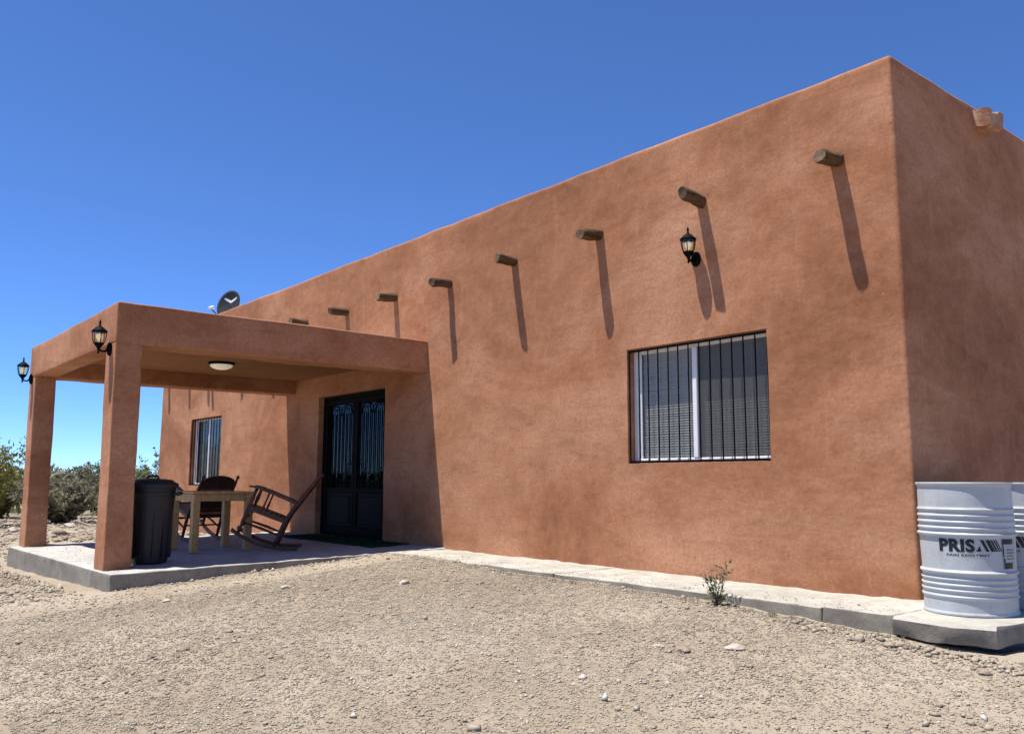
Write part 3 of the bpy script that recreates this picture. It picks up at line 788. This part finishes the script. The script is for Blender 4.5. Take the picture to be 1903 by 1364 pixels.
def drum_profile():
    ribs = [0.642, 0.603, 0.565, 0.527, 0.215, 0.180, 0.147, 0.110]; hoops = [0.490, 0.258]
    pr = [(0.001, 0.012), (DR - 0.012, 0.012), (DR - 0.010, 0.0), (DR + 0.004, 0.0), (DR + 0.006, 0.008), (DR + 0.004, 0.016), (DR, 0.02)]
    for z in np.arange(0.026, DH - 0.03, 0.0045):
        r = DR
        for c in ribs: r += 0.0085 * math.exp(-((z - c) / 0.0085) ** 2)
        for c in hoops: r += 0.0135 * math.exp(-((z - c) / 0.010) ** 4)
        pr.append((r, float(z)))
    pr += [(DR, DH - 0.024), (DR + 0.007, DH - 0.018), (DR + 0.011, DH - 0.008), (DR + 0.007, DH), (DR - 0.006, DH), (DR - 0.010, DH - 0.006), (DR - 0.012, DH - 0.018), (0.001, DH - 0.018)]
    return pr
def drum(label, loc, face, rot):
    t = thing('steel_drum', label, 'drum', loc, 0.0, 'pale steel drums')
    n = 72; pr = drum_profile(); V = []; F = []
    for r, z in pr:
        for k in range(n):
            a = 2 * PI * k / n; d = 0.0050 * float(vn(math.cos(a) * 2.2 + loc[0] * 9, math.sin(a) * 2.2, z * 4, 71)) if r > 0.1 else 0
            V.append(((r + d) * math.cos(a), (r + d) * math.sin(a), z))
    for i in range(len(pr) - 1):
        for k in range(n): a, b = i * n + k, i * n + (k + 1) % n; F.append((a, b, b + n, a + n))
    auto_smooth(mesh_obj('drum_body', V, F, M_DRUM, t), 50)
    lid = MB().lathe([(0.001, DH - 0.017), (0.03, DH - 0.017), (0.034, DH - 0.004), (0.028, DH - 0.001), (0.001, DH - 0.001)], 16, (0.15, 0.1, 0)); lid.build('bung', M_IRON, t, True)
    def wrap(V, x0, z0, ext=0.0016):                       # x along the drum from angle 'face'+rot
        o = []
        for v in V:
            a = face + rot + (x0 + v[0]) / DR; z = z0 + v[1]
            r = DR + ext + 0.0050 * float(vn(math.cos(a) * 2.2 + loc[0] * 9, math.sin(a) * 2.2, z * 4, 71))
            o.append((r * math.cos(a), r * math.sin(a), z))
        return o
    V, F = text_verts('PRIS', 0.098, 0.0050)
    xs = [v[0] for v in V]; k = 0.205 / (max(xs) - min(xs)); V = [((v[0] - min(xs)) * k, v[1] * 1.02, 0) for v in V]
    mesh_obj('lettering', wrap(V, -0.168, 0.392), F, M_INK, t)
    mesh_obj('emblem_stroke', wrap([(0.042, 0, 0), (0.072, 0, 0), (0.064, 0.034, 0)], 0, 0.392), [(0, 1, 2)], M_INK, t)
    for i, (xa, wd) in enumerate(((0.066, 0.020), (0.096, 0.026), (0.126, 0.014), (0.146, 0.010), (0.162, 0.008))):
        V = []; F = []
        for q in range(5):
            u = q / 4; V += [(xa + 0.034 * (1 - u), 0.070 * u, 0), (xa + 0.034 * (1 - u) + wd, 0.070 * u, 0)]
            if q: j = 2 * q; F.append((j - 2, j - 1, j + 1, j))
        mesh_obj('emblem_stroke', wrap(V, 0, 0.392), F, M_INK, t)
    V, F = text_verts('PAIN RESISTENT', 0.021, 0.0006)
    xs = [v[0] for v in V]; k = 0.245 / (max(xs) - min(xs)); V = [((v[0] - min(xs)) * k, v[1] * 0.85, 0) for v in V]
    mesh_obj('small_lettering', wrap(V, -0.125, 0.362), F, M_INK, t)
    # paper label with dark blocks
    def patch(name, x0, x1, z0, z1, mat, ext):
        V = []; F = []
        for s in range(7):
            x = x0 + (x1 - x0) * s / 6; V += [(x, z0, 0), (x, z1, 0)]
            if s: j = 2 * s; F.append((j - 2, j, j + 1, j - 1))
        mesh_obj(name, wrap(V, 0, 0, ext), F, mat, t)
    patch('paper_label', 0.205, 0.330, 0.285, 0.468, M_LABEL, 0.0024)
    patch('label_print', 0.207, 0.300, 0.435, 0.466, M_INK, 0.0034); patch('label_print', 0.207, 0.216, 0.36, 0.434, M_INK, 0.0034)
    patch('label_print', 0.210, 0.290, 0.288, 0.325, M_INK, 0.0034); patch('label_print', 0.209, 0.222, 0.326, 0.352, M_INK, 0.0034)
    for q in range(4): patch('label_print', 0.235, 0.315 - 0.012 * (q % 2), 0.345 + 0.018 * q, 0.350 + 0.018 * q, M_INK, 0.0034)
    return t
cf = math.atan2(CAM.y + 0.27, CAM.x - 0.43)
drum('pale grey steel drum with black lettering standing at the house corner', (0.437, -0.255, W_Z + 0.002), cf, 0.02)
drum('second pale steel drum, half hidden behind the lettered drum', (0.545, 0.36, W_Z + 0.002), math.atan2(CAM.y - 0.35, CAM.x - 0.60), -0.50)

# ------------------------------------------------------------------ bin
bn = thing('trash_bin', 'black plastic lidded trash bin behind the near porch post', 'trash bin', (-6.46, -3.20, zslab(-3.20) + 0.002), 0.9); bn.scale = (0.92, 0.92, 1.0)
pr = [(0.001, 0.01), (0.185, 0.0), (0.195, 0.015)]
for z in np.linspace(0.03, 0.68, 14): pr.append((0.195 + 0.05 * z / 0.68, float(z)))
pr += [(0.252, 0.69), (0.262, 0.70), (0.262, 0.72), (0.25, 0.725), (0.25, 0.77), (0.268, 0.775), (0.270, 0.79), (0.258, 0.795)]
auto_smooth(MB().lathe(pr, 40).build('bin_body', M_BIN, bn), 45)
rb = MB().bbox(-0.006, 0.006, 0.2, 0.236, 0.06, 0.66, 0.003).build('body_rib', M_BIN, bn)
for k in range(1, 12): share('body_rib', rb, bn, (0, 0, 0), (0, 0, 2 * PI * k / 12))
auto_smooth(MB().lathe([(0.276, 0.775), (0.280, 0.80), (0.272, 0.815), (0.225, 0.835), (0.215, 0.850), (0.12, 0.862), (0.001, 0.866)], 40).build('lid', M_BIN, bn), 40)
for s in (-1, 1):
    MB().tube([(s * 0.255, -0.07, 0.70), (s * 0.312, -0.065, 0.715), (s * 0.318, 0.0, 0.718), (s * 0.312, 0.065, 0.715), (s * 0.255, 0.07, 0.70)], 0.016, 8).build('handle', M_BIN, bn, True)
MB().tube([(-0.07, 0, 0.855), (-0.05, 0, 0.892), (0.05, 0, 0.892), (0.07, 0, 0.855)], 0.012, 8).build('lid_handle', M_BIN, bn, True)

# ------------------------------------------------------------------ table
def table():
    t = thing('wooden_table', 'small square pale pine table on the porch between two rocking chairs', 'table', (-7.60, -2.14, zslab(-2.14) + 0.001), 0.04)
    hx, hy, ht = 0.37, 0.38, 0.70
    nb = 5
    for i in range(nb):
        y0 = -hy + 2 * hy * i / nb; y1 = -hy + 2 * hy * (i + 1) / nb
        MB().bbox(-hx, hx, y0 + 0.0015, y1 - 0.0015, ht - 0.028, ht + random.uniform(-0.001, 0.001), 0.003).build('tabletop_plank', M_PINE, t)
    for sx in (-1, 1):
        for sy in (-1, 1):
            cx, cy = sx * (hx - 0.055), sy * (hy - 0.055)
            m = MB(); m.bbox(cx - 0.042, cx + 0.042, cy - 0.042, cy + 0.042, 0, ht - 0.029, 0.006); m.build('leg', M_PINE, t)
    for s in (-1, 1):
        MB().bbox(-hx + 0.10, hx - 0.10, s * (hy - 0.05) - 0.012, s * (hy - 0.05) + 0.012, ht - 0.115, ht - 0.030, 0.003).build('apron', M_PINE, t)
        MB().bbox(s * (hx - 0.05) - 0.012, s * (hx - 0.05) + 0.012, -hy + 0.10, hy - 0.10, ht - 0.115, ht - 0.030, 0.003).build('apron', M_PINE, t)
table()

# ------------------------------------------------------------------ rocking chairs (local: faces +x)
def rocking_chair(label, loc, rotz, tilt, leather):
    t = thing('rocking_chair', label, 'rocking chair', loc, rotz, 'rocking chairs on the porch')
    R = Matrix.Rotation(-tilt, 4, 'Y')
    base = 0.0
    RR = 1.15                                             # rocker radius; rolling the tilt keeps the rocker on the floor
    def T(p):
        v = Vector(p) - Vector((0, 0, RR)); v = R @ v; return v + Vector((0, 0, RR))
    def tb(name, pts, r, n=8, mat=M_CHAIR): return MB().tube([T(p) for p in pts], r, n).build(name, mat, t, True)
    def bx(name, x0, x1, y0, y1, z0, z1, mat=M_CHAIR, b=0.004):
        m = MB().bbox(x0, x1, y0, y1, z0, z1, b); m.v = [tuple(T(p)) for p in m.v]; return m.build(name, mat, t)
    W = 0.27
    def rz(x): return RR - math.sqrt(RR * RR - x * x)
    for s in (-1, 1):
        y = s * W
        m = MB(); V = []; F = []; xs = np.linspace(-0.50, 0.33, 16)
        for x in xs:
            z = rz(x)
            for (dy, dz) in ((-0.016, 0.0), (0.016, 0.0), (0.016, 0.045), (-0.016, 0.045)): V.append(tuple(T((x, y + dy, z + dz))))
        for i in range(len(xs) - 1):
            for k in range(4): a, b = i * 4 + k, i * 4 + (k + 1) % 4; F.append((a, b, b + 4, a + 4))
        F += [(3, 2, 1, 0), tuple(len(V) - 4 + k for k in range(4))]
        mesh_obj('rocker', V, F, M_CHAIR, t)
        fx = 0.24; bxx = -0.22
        zf = rz(fx) + 0.03
        prof = [(0.0, .018), (0.06, .024), (0.10, .016), (0.14, .026), (0.22, .022), (0.30, .026), (0.36, .017), (0.42, .026), (0.50, .018), (0.56, .020)]
        tb('front_leg', [(fx, y, zf + z * 1.04) for z, _ in prof], [r for _, r in prof], 10)
        zb0 = rz(bxx) + 0.03
        bp = [(0, 0.0, .020), (0.12, 0.0, .024), (0.30, -.005, .024), (0.42, -.02, .022), (0.60, -.07, .024), (0.80, -.125, .022), (0.92, -.16, .019), (0.965, -.172, .013), (0.985, -.178, .022), (1.01, -.184, .024), (1.03, -.188, .010)]
        tb('back_post', [(bxx + dx, y, zb0 + z) for z, dx, _ in bp], [r for _, _, r in bp], 10)
        # arm
        m = MB(); V = []; F = []
        for (x, hw, z) in ((-0.285, 0.022, 0.615), (-0.1, 0.026, 0.625), (0.1, 0.034, 0.632), (0.24, 0.042, 0.632), (0.31, 0.038, 0.622), (0.335, 0.02, 0.612)):
            for (dy, dz) in ((-hw, 0), (hw, 0), (hw, 0.024), (-hw, 0.024)): V.append(tuple(T((x, y * 1.03 + dy, z + dz))))
        for i in range(5):
            for k in range(4): a, b = i * 4 + k, i * 4 + (k + 1) % 4; F.append((a, b, b + 4, a + 4))
        F += [(3, 2, 1, 0), tuple(len(V) - 4 + k for k in range(4))]
        mesh_obj('armrest', V, F, M_CHAIR, t)
        for sxp in (0.08,): tb('arm_spindle', [(sxp, y, 0.40), (sxp, y, 0.46), (sxp, y, 0.52), (sxp, y, 0.63)], [.010, .015, .010, .012], 8)
        tb('side_stretcher', [(bxx, y, 0.20), (0.0, y, 0.205), (fx, y, 0.20)], [.011, .017, .011], 8)
        bx('seat_rail', bxx, fx, y - 0.014, y + 0.014, 0.355, 0.415)
    for z in (0.16, 0.27): tb('front_stretcher', [(0.24, -W, z), (0.24, -0.1, z), (0.24, 0, z), (0.24, 0.1, z), (0.24, W, z)], [.010, .018, .012, .018, .010], 8)
    tb('back_stretcher', [(-0.22, -W, 0.24), (-0.22, W, 0.24)], .012, 8)
    bx('seat_rail', 0.225, 0.255, -W, W, 0.355, 0.415); bx('seat_rail', -0.235, -0.205, -W, W, 0.355, 0.415)
    if leather: bx('seat', -0.20, 0.222, -W + 0.016, W - 0.016, 0.388, 0.408, M_LEATHER, 0.008)
    else:
        for i in range(7):
            x0 = -0.195 + i * 0.060; bx('seat_slat', x0, x0 + 0.048, -W + 0.015, W - 0.015, 0.394, 0.410)
    zb0 = rz(-0.22) + 0.03
    def bk(z): return -0.22 + np.interp(z, [0.30, 0.42, 0.60, 0.80, 0.92], [-.005, -.02, -.07, -.125, -.16])
    # crest: arched board between the posts
    V = []; F = []; n = 14
    for i in range(n + 1):
        y = -W + 2 * W * i / n; u = y / W; top = 0.90 + 0.115 * math.sqrt(max(0, 1 - u * u)) ** 1.0; bot = 0.80
        for z in (bot, top):
            for dx in (-0.011, 0.011): V.append(tuple(T((bk(z) + dx, y, zb0 + z))))
    for i in range(n):
        a = i * 4; b = a + 4; F += [(a, b, b + 2, a + 2), (a + 1, a + 3, b + 3, b + 1), (a + 2, b + 2, b + 3, a + 3), (a, a + 1, b + 1, b)]
    F += [(0, 2, 3, 1), (4 * n, 4 * n + 1, 4 * n + 3, 4 * n + 2)]
    mesh_obj('crest_rail', V, F, M_CHAIR, t)
    def board(name, ya, yb, za, zc, mat, th=0.009):
        V = []
        for z in (za, zc):
            for y in (ya, yb):
                for dx in (-th, th): V.append(tuple(T((bk(z) + dx, y, zb0 + z))))
        return mesh_obj(name, V, [(0, 1, 3, 2), (4, 6, 7, 5), (0, 2, 6, 4), (1, 5, 7, 3), (0, 4, 5, 1), (2, 3, 7, 6)], mat, t)
    board('back_rail', -W, W, 0.40, 0.46, M_CHAIR, 0.012); board('back_rail', -W, W, 0.745, 0.79, M_CHAIR, 0.012)
    if leather: board('back_panel', -W + 0.02, W - 0.02, 0.465, 0.74, M_LEATHER)
    else:
        for i in range(6):
            y0 = -W + 0.035 + i * 0.082; board('back_slat', y0, y0 + 0.055, 0.46, 0.745, M_CHAIR, 0.006)
    return t
rocking_chair('dark wooden rocking chair seen from the side, tipped back beside the door', (-6.93, -1.40, zslab(-1.40) + 0.002), math.atan2(-0.87, -0.50), math.radians(21), False).scale = (0.96, 0.96, 0.96)
rocking_chair('dark rocking chair with solid leather back, behind the pine table', (-9.02, -1.66, zslab(-1.66) + 0.002), math.radians(188), math.radians(21), True).scale = (0.94, 0.94, 0.94)

# ------------------------------------------------------------------ door mat
mat_t = thing('door_mat', 'dark green artificial turf mat in front of the iron door', 'mat', (-7.75, -0.34, zslab(-0.34)))
MB().bbox(-1.22, 1.36, -0.30, 0.30, 0.0, 0.012, 0.004).build('mat_backing', M_TURF, mat_t)
def turf():
    n = 9000; c = np.stack([rng.uniform(-1.21, 1.35, n), rng.uniform(-0.295, 0.295, n), np.full(n, 0.010)], 1)
    a = rng.uniform(0, 2 * PI, n); ln = rng.uniform(0.014, 0.026, n); w = 0.003
    d = np.stack([np.cos(a), np.sin(a), a * 0], 1); tip = c + np.stack([rng.normal(0, .006, n), rng.normal(0, .006, n), ln], 1)
    V = np.stack([c - d * w, c + d * w, tip], 1).reshape(-1, 3)
    me = bpy.data.meshes.new('turf_pile'); me.from_pydata(V.tolist(), [], np.arange(3 * n).reshape(-1, 3).tolist()); me.materials.append(M_TURF)
    o = bpy.data.objects.new('turf_pile', me); COL.objects.link(o); o.parent = mat_t; o['kind'] = 'stuff'
turf()

# ------------------------------------------------------------------ stones and gravel
def big_mesh(name, V, F, tint, mat, smooth=True):
    me = bpy.data.meshes.new(name)
    me.vertices.add(len(V)); me.vertices.foreach_set('co', V.astype(np.float32).ravel())
    me.loops.add(F.size); me.loops.foreach_set('vertex_index', F.astype(np.int32).ravel())
    me.polygons.add(len(F)); me.polygons.foreach_set('loop_start', (np.arange(len(F)) * F.shape[1]).astype(np.int32))
    me.update(calc_edges=True)
    if smooth: me.polygons.foreach_set('use_smooth', np.ones(len(F), bool))
    if tint is not None:
        at = me.attributes.new('tint', 'FLOAT', 'POINT'); at.data.foreach_set('value', tint.astype(np.float32))
    me.materials.append(mat)
    o = bpy.data.objects.new(name, me); COL.objects.link(o)
    return o
OCT = np.array([(1, 0, 0), (-1, 0, 0), (0, 1, 0), (0, -1, 0), (0, 0, 1), (0, 0, -1)], float)
OF = np.array([(0, 2, 4), (2, 1, 4), (1, 3, 4), (3, 0, 4), (2, 0, 5), (1, 2, 5), (3, 1, 5), (0, 3, 5)])
def pebbles():
    xs = []; ys = []; ss = []
    def zone(n, x0, x1, y0, y1, s, sig):
        x = rng.uniform(x0, x1, n); y = rng.uniform(y0, y1, n)
        keep = ((x < -5.6) & (y < -3.95)) | ((x > -5.62) & (y < -0.83)) | (x > 0.9) | (x < -10.4)
        clump = vn(x * 1.3, y * 1.3, 0, 81) + 0.6 * vn(x * 4, y * 4, 0, 82) + rng.uniform(-0.9, 0.9, n)
        keep &= clump > (-0.25 if s > 0.0045 else -1.1)
        x, y = x[keep], y[keep]; xs.append(x); ys.append(y); ss.append(s * np.exp(rng.normal(0, sig, len(x))))
    zone(230000, -5.0, 2.4, -5.2, -0.82, 0.0037, 0.42)
    zone(60000, -8.5, 0.5, -7.0, -1.0, 0.0050, 0.42)
    zone(2600, -9, 2.0, -6.5, -0.85, 0.0085, 0.42)
    zone(50, -9, 2.0, -6.5, -0.9, 0.022, 0.30)
    zone(12000, -17, -5.7, -7, -3.95, 0.009, 0.55)
    zone(14000, -24, -10.4, -6, 4, 0.018, 0.5)
    zone(6000, 0.9, 3.5, -4, 4, 0.009, 0.5)
    # rubble along the foot of the slabs
    def band(n, x0, x1, y0, y1, s):
        t = rng.uniform(0, 1, n); xs.append(x0 + (x1 - x0) * t + rng.normal(0, 0.05, n)); ys.append(y0 + (y1 - y0) * t - np.abs(rng.normal(0, 0.08, n))); ss.append(s * np.exp(rng.normal(0, 0.45, n)))
    band(900, -10.6, -6.4, -3.98, -3.98, 0.014); band(2600, -5.5, 0.2, -0.82, -0.82, 0.0060); band(500, -0.4, 1.3, -0.92, -0.92, 0.011); band(700, -5.66, -5.66, -3.6, -0.8, 0.008)
    x = np.concatenate(xs); y = np.concatenate(ys); s = np.concatenate(ss); n = len(x)
    m1 = 900; m2 = 500
    x = np.concatenate([x, rng.uniform(-5.6, 0.15, m1), rng.uniform(-10.0, -5.8, m2)])
    y = np.concatenate([y, -0.79 + np.abs(rng.normal(0, 0.16, m1)), np.clip(-3.70 + np.abs(rng.normal(0, 0.35, m2)), -3.7, -0.2)])
    s = np.concatenate([s, 0.0028 * np.exp(rng.normal(0, 0.5, m1 + m2))]); y = np.minimum(y, -0.05); n = len(x)
    z = gz(x, y); z[-(m1 + m2):-m2] = W_Z + 0.004; z[-m2:] = zslab(y[-m2:]) + 0.004
    flat = rng.uniform(0.5, 0.85, n)
    V = OCT[None] * rng.uniform(0.7, 1.25, (n, 6, 1)) + rng.normal(0, 0.16, (n, 6, 3))
    a = rng.uniform(0, 2 * PI, n); c, sn = np.cos(a), np.sin(a)
    el = rng.uniform(0.75, 1.35, n)
    X = V[:, :, 0] * el[:, None]; Y = V[:, :, 1]
    V2 = np.stack([X * c[:, None] - Y * sn[:, None], X * sn[:, None] + Y * c[:, None], V[:, :, 2] * flat[:, None]], 2) * s[:, None, None]
    V2 += np.stack([x, y, z + s * 0.22], 1)[:, None, :]
    F = (OF[None] + (np.arange(n) * 6)[:, None, None]).reshape(-1, 3)
    tint = np.repeat(np.clip(rng.beta(2.2, 2.2, n) + 0.16 * vn(x * 0.7, y * 0.7, 0, 83) + 0.10 * vn(x * 2.2, y * 2.2, 0, 84), 0, 1), 6)
    o = big_mesh('gravel', V2.reshape(-1, 3), F, tint, M_PEB)
    tag(o, 'loose beige gravel scattered over the desert yard', 'gravel', kind='stuff')
pebbles()
def stone(label, x, y, r, mat, seed, flat=0.6):
    import bmesh
    bm = bmesh.new(); bmesh.ops.create_icosphere(bm, subdivisions=3, radius=1)
    V = np.array([v.co[:] for v in bm.verts]); F = [[v.index for v in f.verts] for f in bm.faces]; bm.free()
    d = 1 + 0.30 * vn(V[:, 0] * 1.3 + seed, V[:, 1] * 1.3, V[:, 2] * 1.3, 91) + 0.14 * vn(V[:, 0] * 3.1, V[:, 1] * 3.1 + seed, V[:, 2] * 3.1, 92)
    V = V * d[:, None] * np.array([1.25, 0.9, flat]) * r
    a = seed * 1.7; V = np.stack([V[:, 0] * math.cos(a) - V[:, 1] * math.sin(a), V[:, 0] * math.sin(a) + V[:, 1] * math.cos(a), V[:, 2]], 1)
    z = float(gz(np.array([x]), np.array([y]))[0])
    o = mesh_obj('stone', V.tolist(), F, mat, None, smooth=False, loc=(x, y, z + r * flat * 0.35))
    return tag(o, label, 'stone', 'loose stones on the gravel')
stone('pale stone lying on the gravel in the middle distance, left of centre', -3.75, -1.82, 0.042, M_ROCK, 1.0)
stone('small brown stone beside another, left of the pale stone', -4.25, -2.42, 0.036, M_ROCK2, 2.0)
stone('small grey stone just left of the brown stone', -4.45, -2.62, 0.038, M_ROCK, 3.0)
stone('largest pale stone, half buried in the foreground gravel right of centre', -0.30, -1.72, 0.046, M_ROCK, 4.0, 0.45)
stone('dark brown stone left of the largest pale stone in the foreground', -0.48, -1.96, 0.042, M_ROCK2, 5.0, 0.5)
stone('flat pale stone behind the dark brown foreground stone', -0.62, -2.03, 0.028, M_ROCK, 6.0, 0.4)
stone('round dark stone on the gravel below the slab corner with the drums', 0.86, -1.14, 0.034, M_ROCK2, 7.0)
stone('small brown stone alone on the gravel below the walkway', -3.25, -1.35, 0.030, M_ROCK2, 8.0)
stone('pale stone on the gravel before the porch slab corner', -4.75, -3.55, 0.032, M_ROCK, 9.0, 0.4)
stone('reddish brown stone in the near left gravel', -2.90, -4.05, 0.036, M_ROCK2, 10.0, 0.5)

# ------------------------------------------------------------------ plants
def shrub(name, label, loc, h, rad, leaf, nst, nleaf, ls, seed, cat='shrub', group=None, upright=0.5, stem=0.016, kind=None, elong=1.0):
    r = np.random.default_rng(seed); t = thing(name, label, cat, loc, 0.0, group)
    m = MB(); tips = []; dirs = []
    for i in range(nst):
        a = r.uniform(0, 2 * PI); sp = rad * r.uniform(0.25, 1.0); hh = h * r.uniform(0.55, 1.0) * (1 - 0.25 * (sp / rad) ** 2)
        b = np.array([r.normal(0, rad * .08), r.normal(0, rad * .08), -0.05]); e = np.array([math.cos(a) * sp, math.sin(a) * sp, hh])
        pts = []
        for k in range(6):
            u = k / 5; p = b * (1 - u) + e * np.array([u ** (1 + upright), u ** (1 + upright), u]); p = p + r.normal(0, 0.02 * h, 3) * (k > 0) * (k < 5)
            p[2] = b[2] + (e[2] - b[2]) * u; pts.append(p)
        m.tube(pts, [stem * (1 - 0.8 * k / 5) for k in range(6)], 4, False)
        for k in range(1, 5):
            for _ in range(3):
                u = r.uniform(0, 1); p = pts[k] * (1 - u) + pts[k + 1] * u
                d = np.array([r.normal(0, 1), r.normal(0, 1), abs(r.normal(0.6, .6))]); d /= np.linalg.norm(d)
                ln = h * r.uniform(0.10, 0.26); q = p + d * ln; mid = (p + q) / 2 + r.normal(0, .02 * h, 3)
                m.tube([p, mid, q], [stem * .35, stem * .25, stem * .1], 3, False); tips.append((p, mid, q))
    m.build('stems', M_STEM, t)
    T = np.array(tips); idx = r.integers(0, len(T), nleaf); u = r.uniform(0.15, 1.05, nleaf)[:, None]
    P = T[idx, 0] * (1 - u) ** 2 + 2 * T[idx, 1] * u * (1 - u) + T[idx, 2] * u ** 2 + r.normal(0, h * 0.022, (nleaf, 3))
    P[:, 2] = np.maximum(P[:, 2], 0.01)
    n1 = r.normal(0, 1, (nleaf, 3)); n1[:, 2] += 0.4; n1 /= np.linalg.norm(n1, axis=1, keepdims=True)
    d1 = np.cross(n1, r.normal(0, 1, (nleaf, 3))); d1 /= np.maximum(np.linalg.norm(d1, axis=1, keepdims=True), 1e-6)
    s = ls * np.exp(r.normal(0, .35, nleaf))[:, None]
    A = P - n1 * s * 0.2 * elong; B = P + d1 * s * 0.42; C = P + n1 * s * 1.2 * elong; D = P - d1 * s * 0.42
    V = np.stack([A, B, C, D], 1).reshape(-1, 3); F = np.arange(4 * nleaf).reshape(-1, 4)
    o = big_mesh('foliage', V, F, np.repeat(np.clip(r.beta(2, 2, nleaf), 0, 1), 4), leaf, smooth=False); o.parent = t
    return t
def gp(x, y): return (x, y, float(gz(np.array([x]), np.array([y]))[0]))
shrub('creosote_bush', 'tall yellow green bush at the left photo edge', gp(-20.1, -3.1), 2.3, 1.5, M_LEAF_Y, 60, 17000, 0.048, 11, group='desert shrubs')
shrub('desert_shrub', 'grey dry brush heap behind the porch slab, between the posts', gp(-20.9, -0.95), 1.15, 1.25, M_LEAF_D, 70, 8000, 0.042, 12, group='desert shrubs', elong=1.8)
shrub('desert_shrub', 'pale spiky shrub rising behind the grey brush heap', gp(-23.6, -0.25), 1.5, 1.4, M_LEAF_D, 64, 8000, 0.050, 13, group='desert shrubs', elong=1.6)
shrub('mesquite_bush', 'green bush behind the dry brush, next to the near porch post', gp(-27.0, 1.6), 1.75, 1.8, M_LEAF_G, 54, 11000, 0.052, 14, group='desert shrubs')
shrub('mesquite_bush', 'green bush seen beyond the left end of the house', gp(-34.5, 6.3), 2.2, 2.2, M_LEAF_G, 54, 12000, 0.060, 15, group='desert shrubs')
shrub('creosote_bush', 'dark olive bush low behind the far porch post', gp(-25.5, -1.6), 1.6, 1.6, M_LEAF_Y, 50, 10000, 0.048, 16, group='desert shrubs')
shrub('creosote_bush', 'thin twiggy bush above the green one at the left edge', gp(-24.5, -3.9), 2.6, 1.0, M_LEAF_G, 24, 2200, 0.04, 17, group='desert shrubs')
# dry branches on the ground before the brush
for i, (x, y, a, ln, lab) in enumerate(((-18.9, -0.75, 0.35, 1.3, 'bleached dry branch lying before the grey brush heap'), (-19.3, -0.2, 1.0, 1.0, 'crooked dry branch beside the brush heap, nearer the post'), (-17.3, -3.0, -0.5, 1.1, 'dry branch lying under the yellow green bush'))):
    z = gp(x, y)[2]; m = MB(); p = []
    for k in range(7):
        u = k / 6; p.append((math.cos(a) * ln * (u - .5) + 0.05 * math.sin(k * 2 + i), math.sin(a) * ln * (u - .5) + 0.05 * math.cos(k * 1.7), 0.05 + 0.06 * math.sin(k * 1.3 + i)))
    m.tube(p, [0.035 * (1 - 0.1 * k) for k in range(7)], 7)
    m.tube([p[2], (p[2][0] + .2, p[2][1] + .18, .2), (p[2][0] + .3, p[2][1] + .36, .32)], [.02, .015, .006], 6); m.tube([p[4], (p[4][0] - .1, p[4][1] + .2, .16), (p[4][0] - .05, p[4][1] + .4, .22)], [.018, .012, .006], 6)
    tag(m.build('dry_branch', M_CRATE, None, True, (x, y, z)), lab, 'branch', 'dry branches')
for i, (x, y, r, lab) in enumerate(((-18.4, -1.25, 0.13, 'pale rock at the foot of the grey brush heap'), (-18.7, 0.1, 0.16, 'larger pale rock right of the brush heap by the near post'), (-17.0, -2.6, 0.12, 'pale rock left of the far porch post'))):
    stone(lab, x, y, r, M_ROCK, 20 + i)
# far scrub that reads as one mass
def scrub():
    r = np.random.default_rng(33); Vs = []; Ts = []
    for i in range(620):
        dist = r.uniform(28, 120); a = math.radians(r.uniform(128, 200)); cx, cy = CAM.x + dist * math.cos(a), CAM.y + dist * math.sin(a)
        h = r.uniform(0.9, 1.7); rad = r.uniform(0.8, 1.9); z = float(gz(np.array([cx]), np.array([cy]))[0]); n = 220
        p = r.normal(0, 1, (n, 3)); p /= np.linalg.norm(p, axis=1, keepdims=True); p *= r.uniform(0.35, 1, (n, 1)) ** 0.5
        P = np.stack([cx + p[:, 0] * rad, cy + p[:, 1] * rad, z + h * 0.5 + p[:, 2] * h * 0.5 + r.normal(0, .08, n)], 1)
        n1 = r.normal(0, 1, (n, 3)); n1 /= np.linalg.norm(n1, axis=1, keepdims=True); d1 = np.cross(n1, r.normal(0, 1, (n, 3))); d1 /= np.maximum(np.linalg.norm(d1, axis=1, keepdims=True), 1e-6)
        s = r.uniform(0.06, 0.15, (n, 1)); Vs.append(np.stack([P - n1 * s, P + d1 * s * .5, P + n1 * s, P - d1 * s * .5], 1).reshape(-1, 3)); Ts.append(np.repeat(np.clip(r.beta(2, 2, n) * 0.7 + r.uniform(0, .3), 0, 1), 4))
    V = np.concatenate(Vs); o = big_mesh('far_scrub', V, np.arange(len(V)).reshape(-1, 4), np.concatenate(Ts), M_LEAF_G, smooth=False)
    tag(o, 'distant grey green desert scrub along the horizon', 'scrub', kind='stuff')
scrub()
# weed at the walkway edge
shrub('weed', 'thin green weed growing at the walkway edge below the window', gp(-1.04, -0.90), 0.35, 0.11, M_LEAF_W, 9, 230, 0.013, 41, cat='weed', upright=0.2, stem=0.005, elong=1.3)
def tufts():
    r = np.random.default_rng(5); V = []; T = []
    for i in range(46):
        x = r.uniform(-4.6, 0.4); y = -0.86 - abs(r.normal(0, .05)); z = gp(x, y)[2]
        for k in range(14):
            a = r.uniform(0, 2 * PI); l = r.uniform(0.015, 0.05); p = np.array([x + r.normal(0, .02), y + r.normal(0, .015), z]); d = np.array([math.cos(a) * .6, math.sin(a) * .6, 1]) * l; w = np.array([-math.sin(a), math.cos(a), 0]) * 0.0022
            V += [p - w, p + w, p + d]; T += [r.uniform(0, 1)] * 3
    V = np.array(V); o = big_mesh('dry_grass', V, np.arange(len(V)).reshape(-1, 3), np.array(T), M_LEAF_D, smooth=False)
    tag(o, 'tiny dry grass tufts along the walkway edge', 'grass', kind='stuff')
tufts()
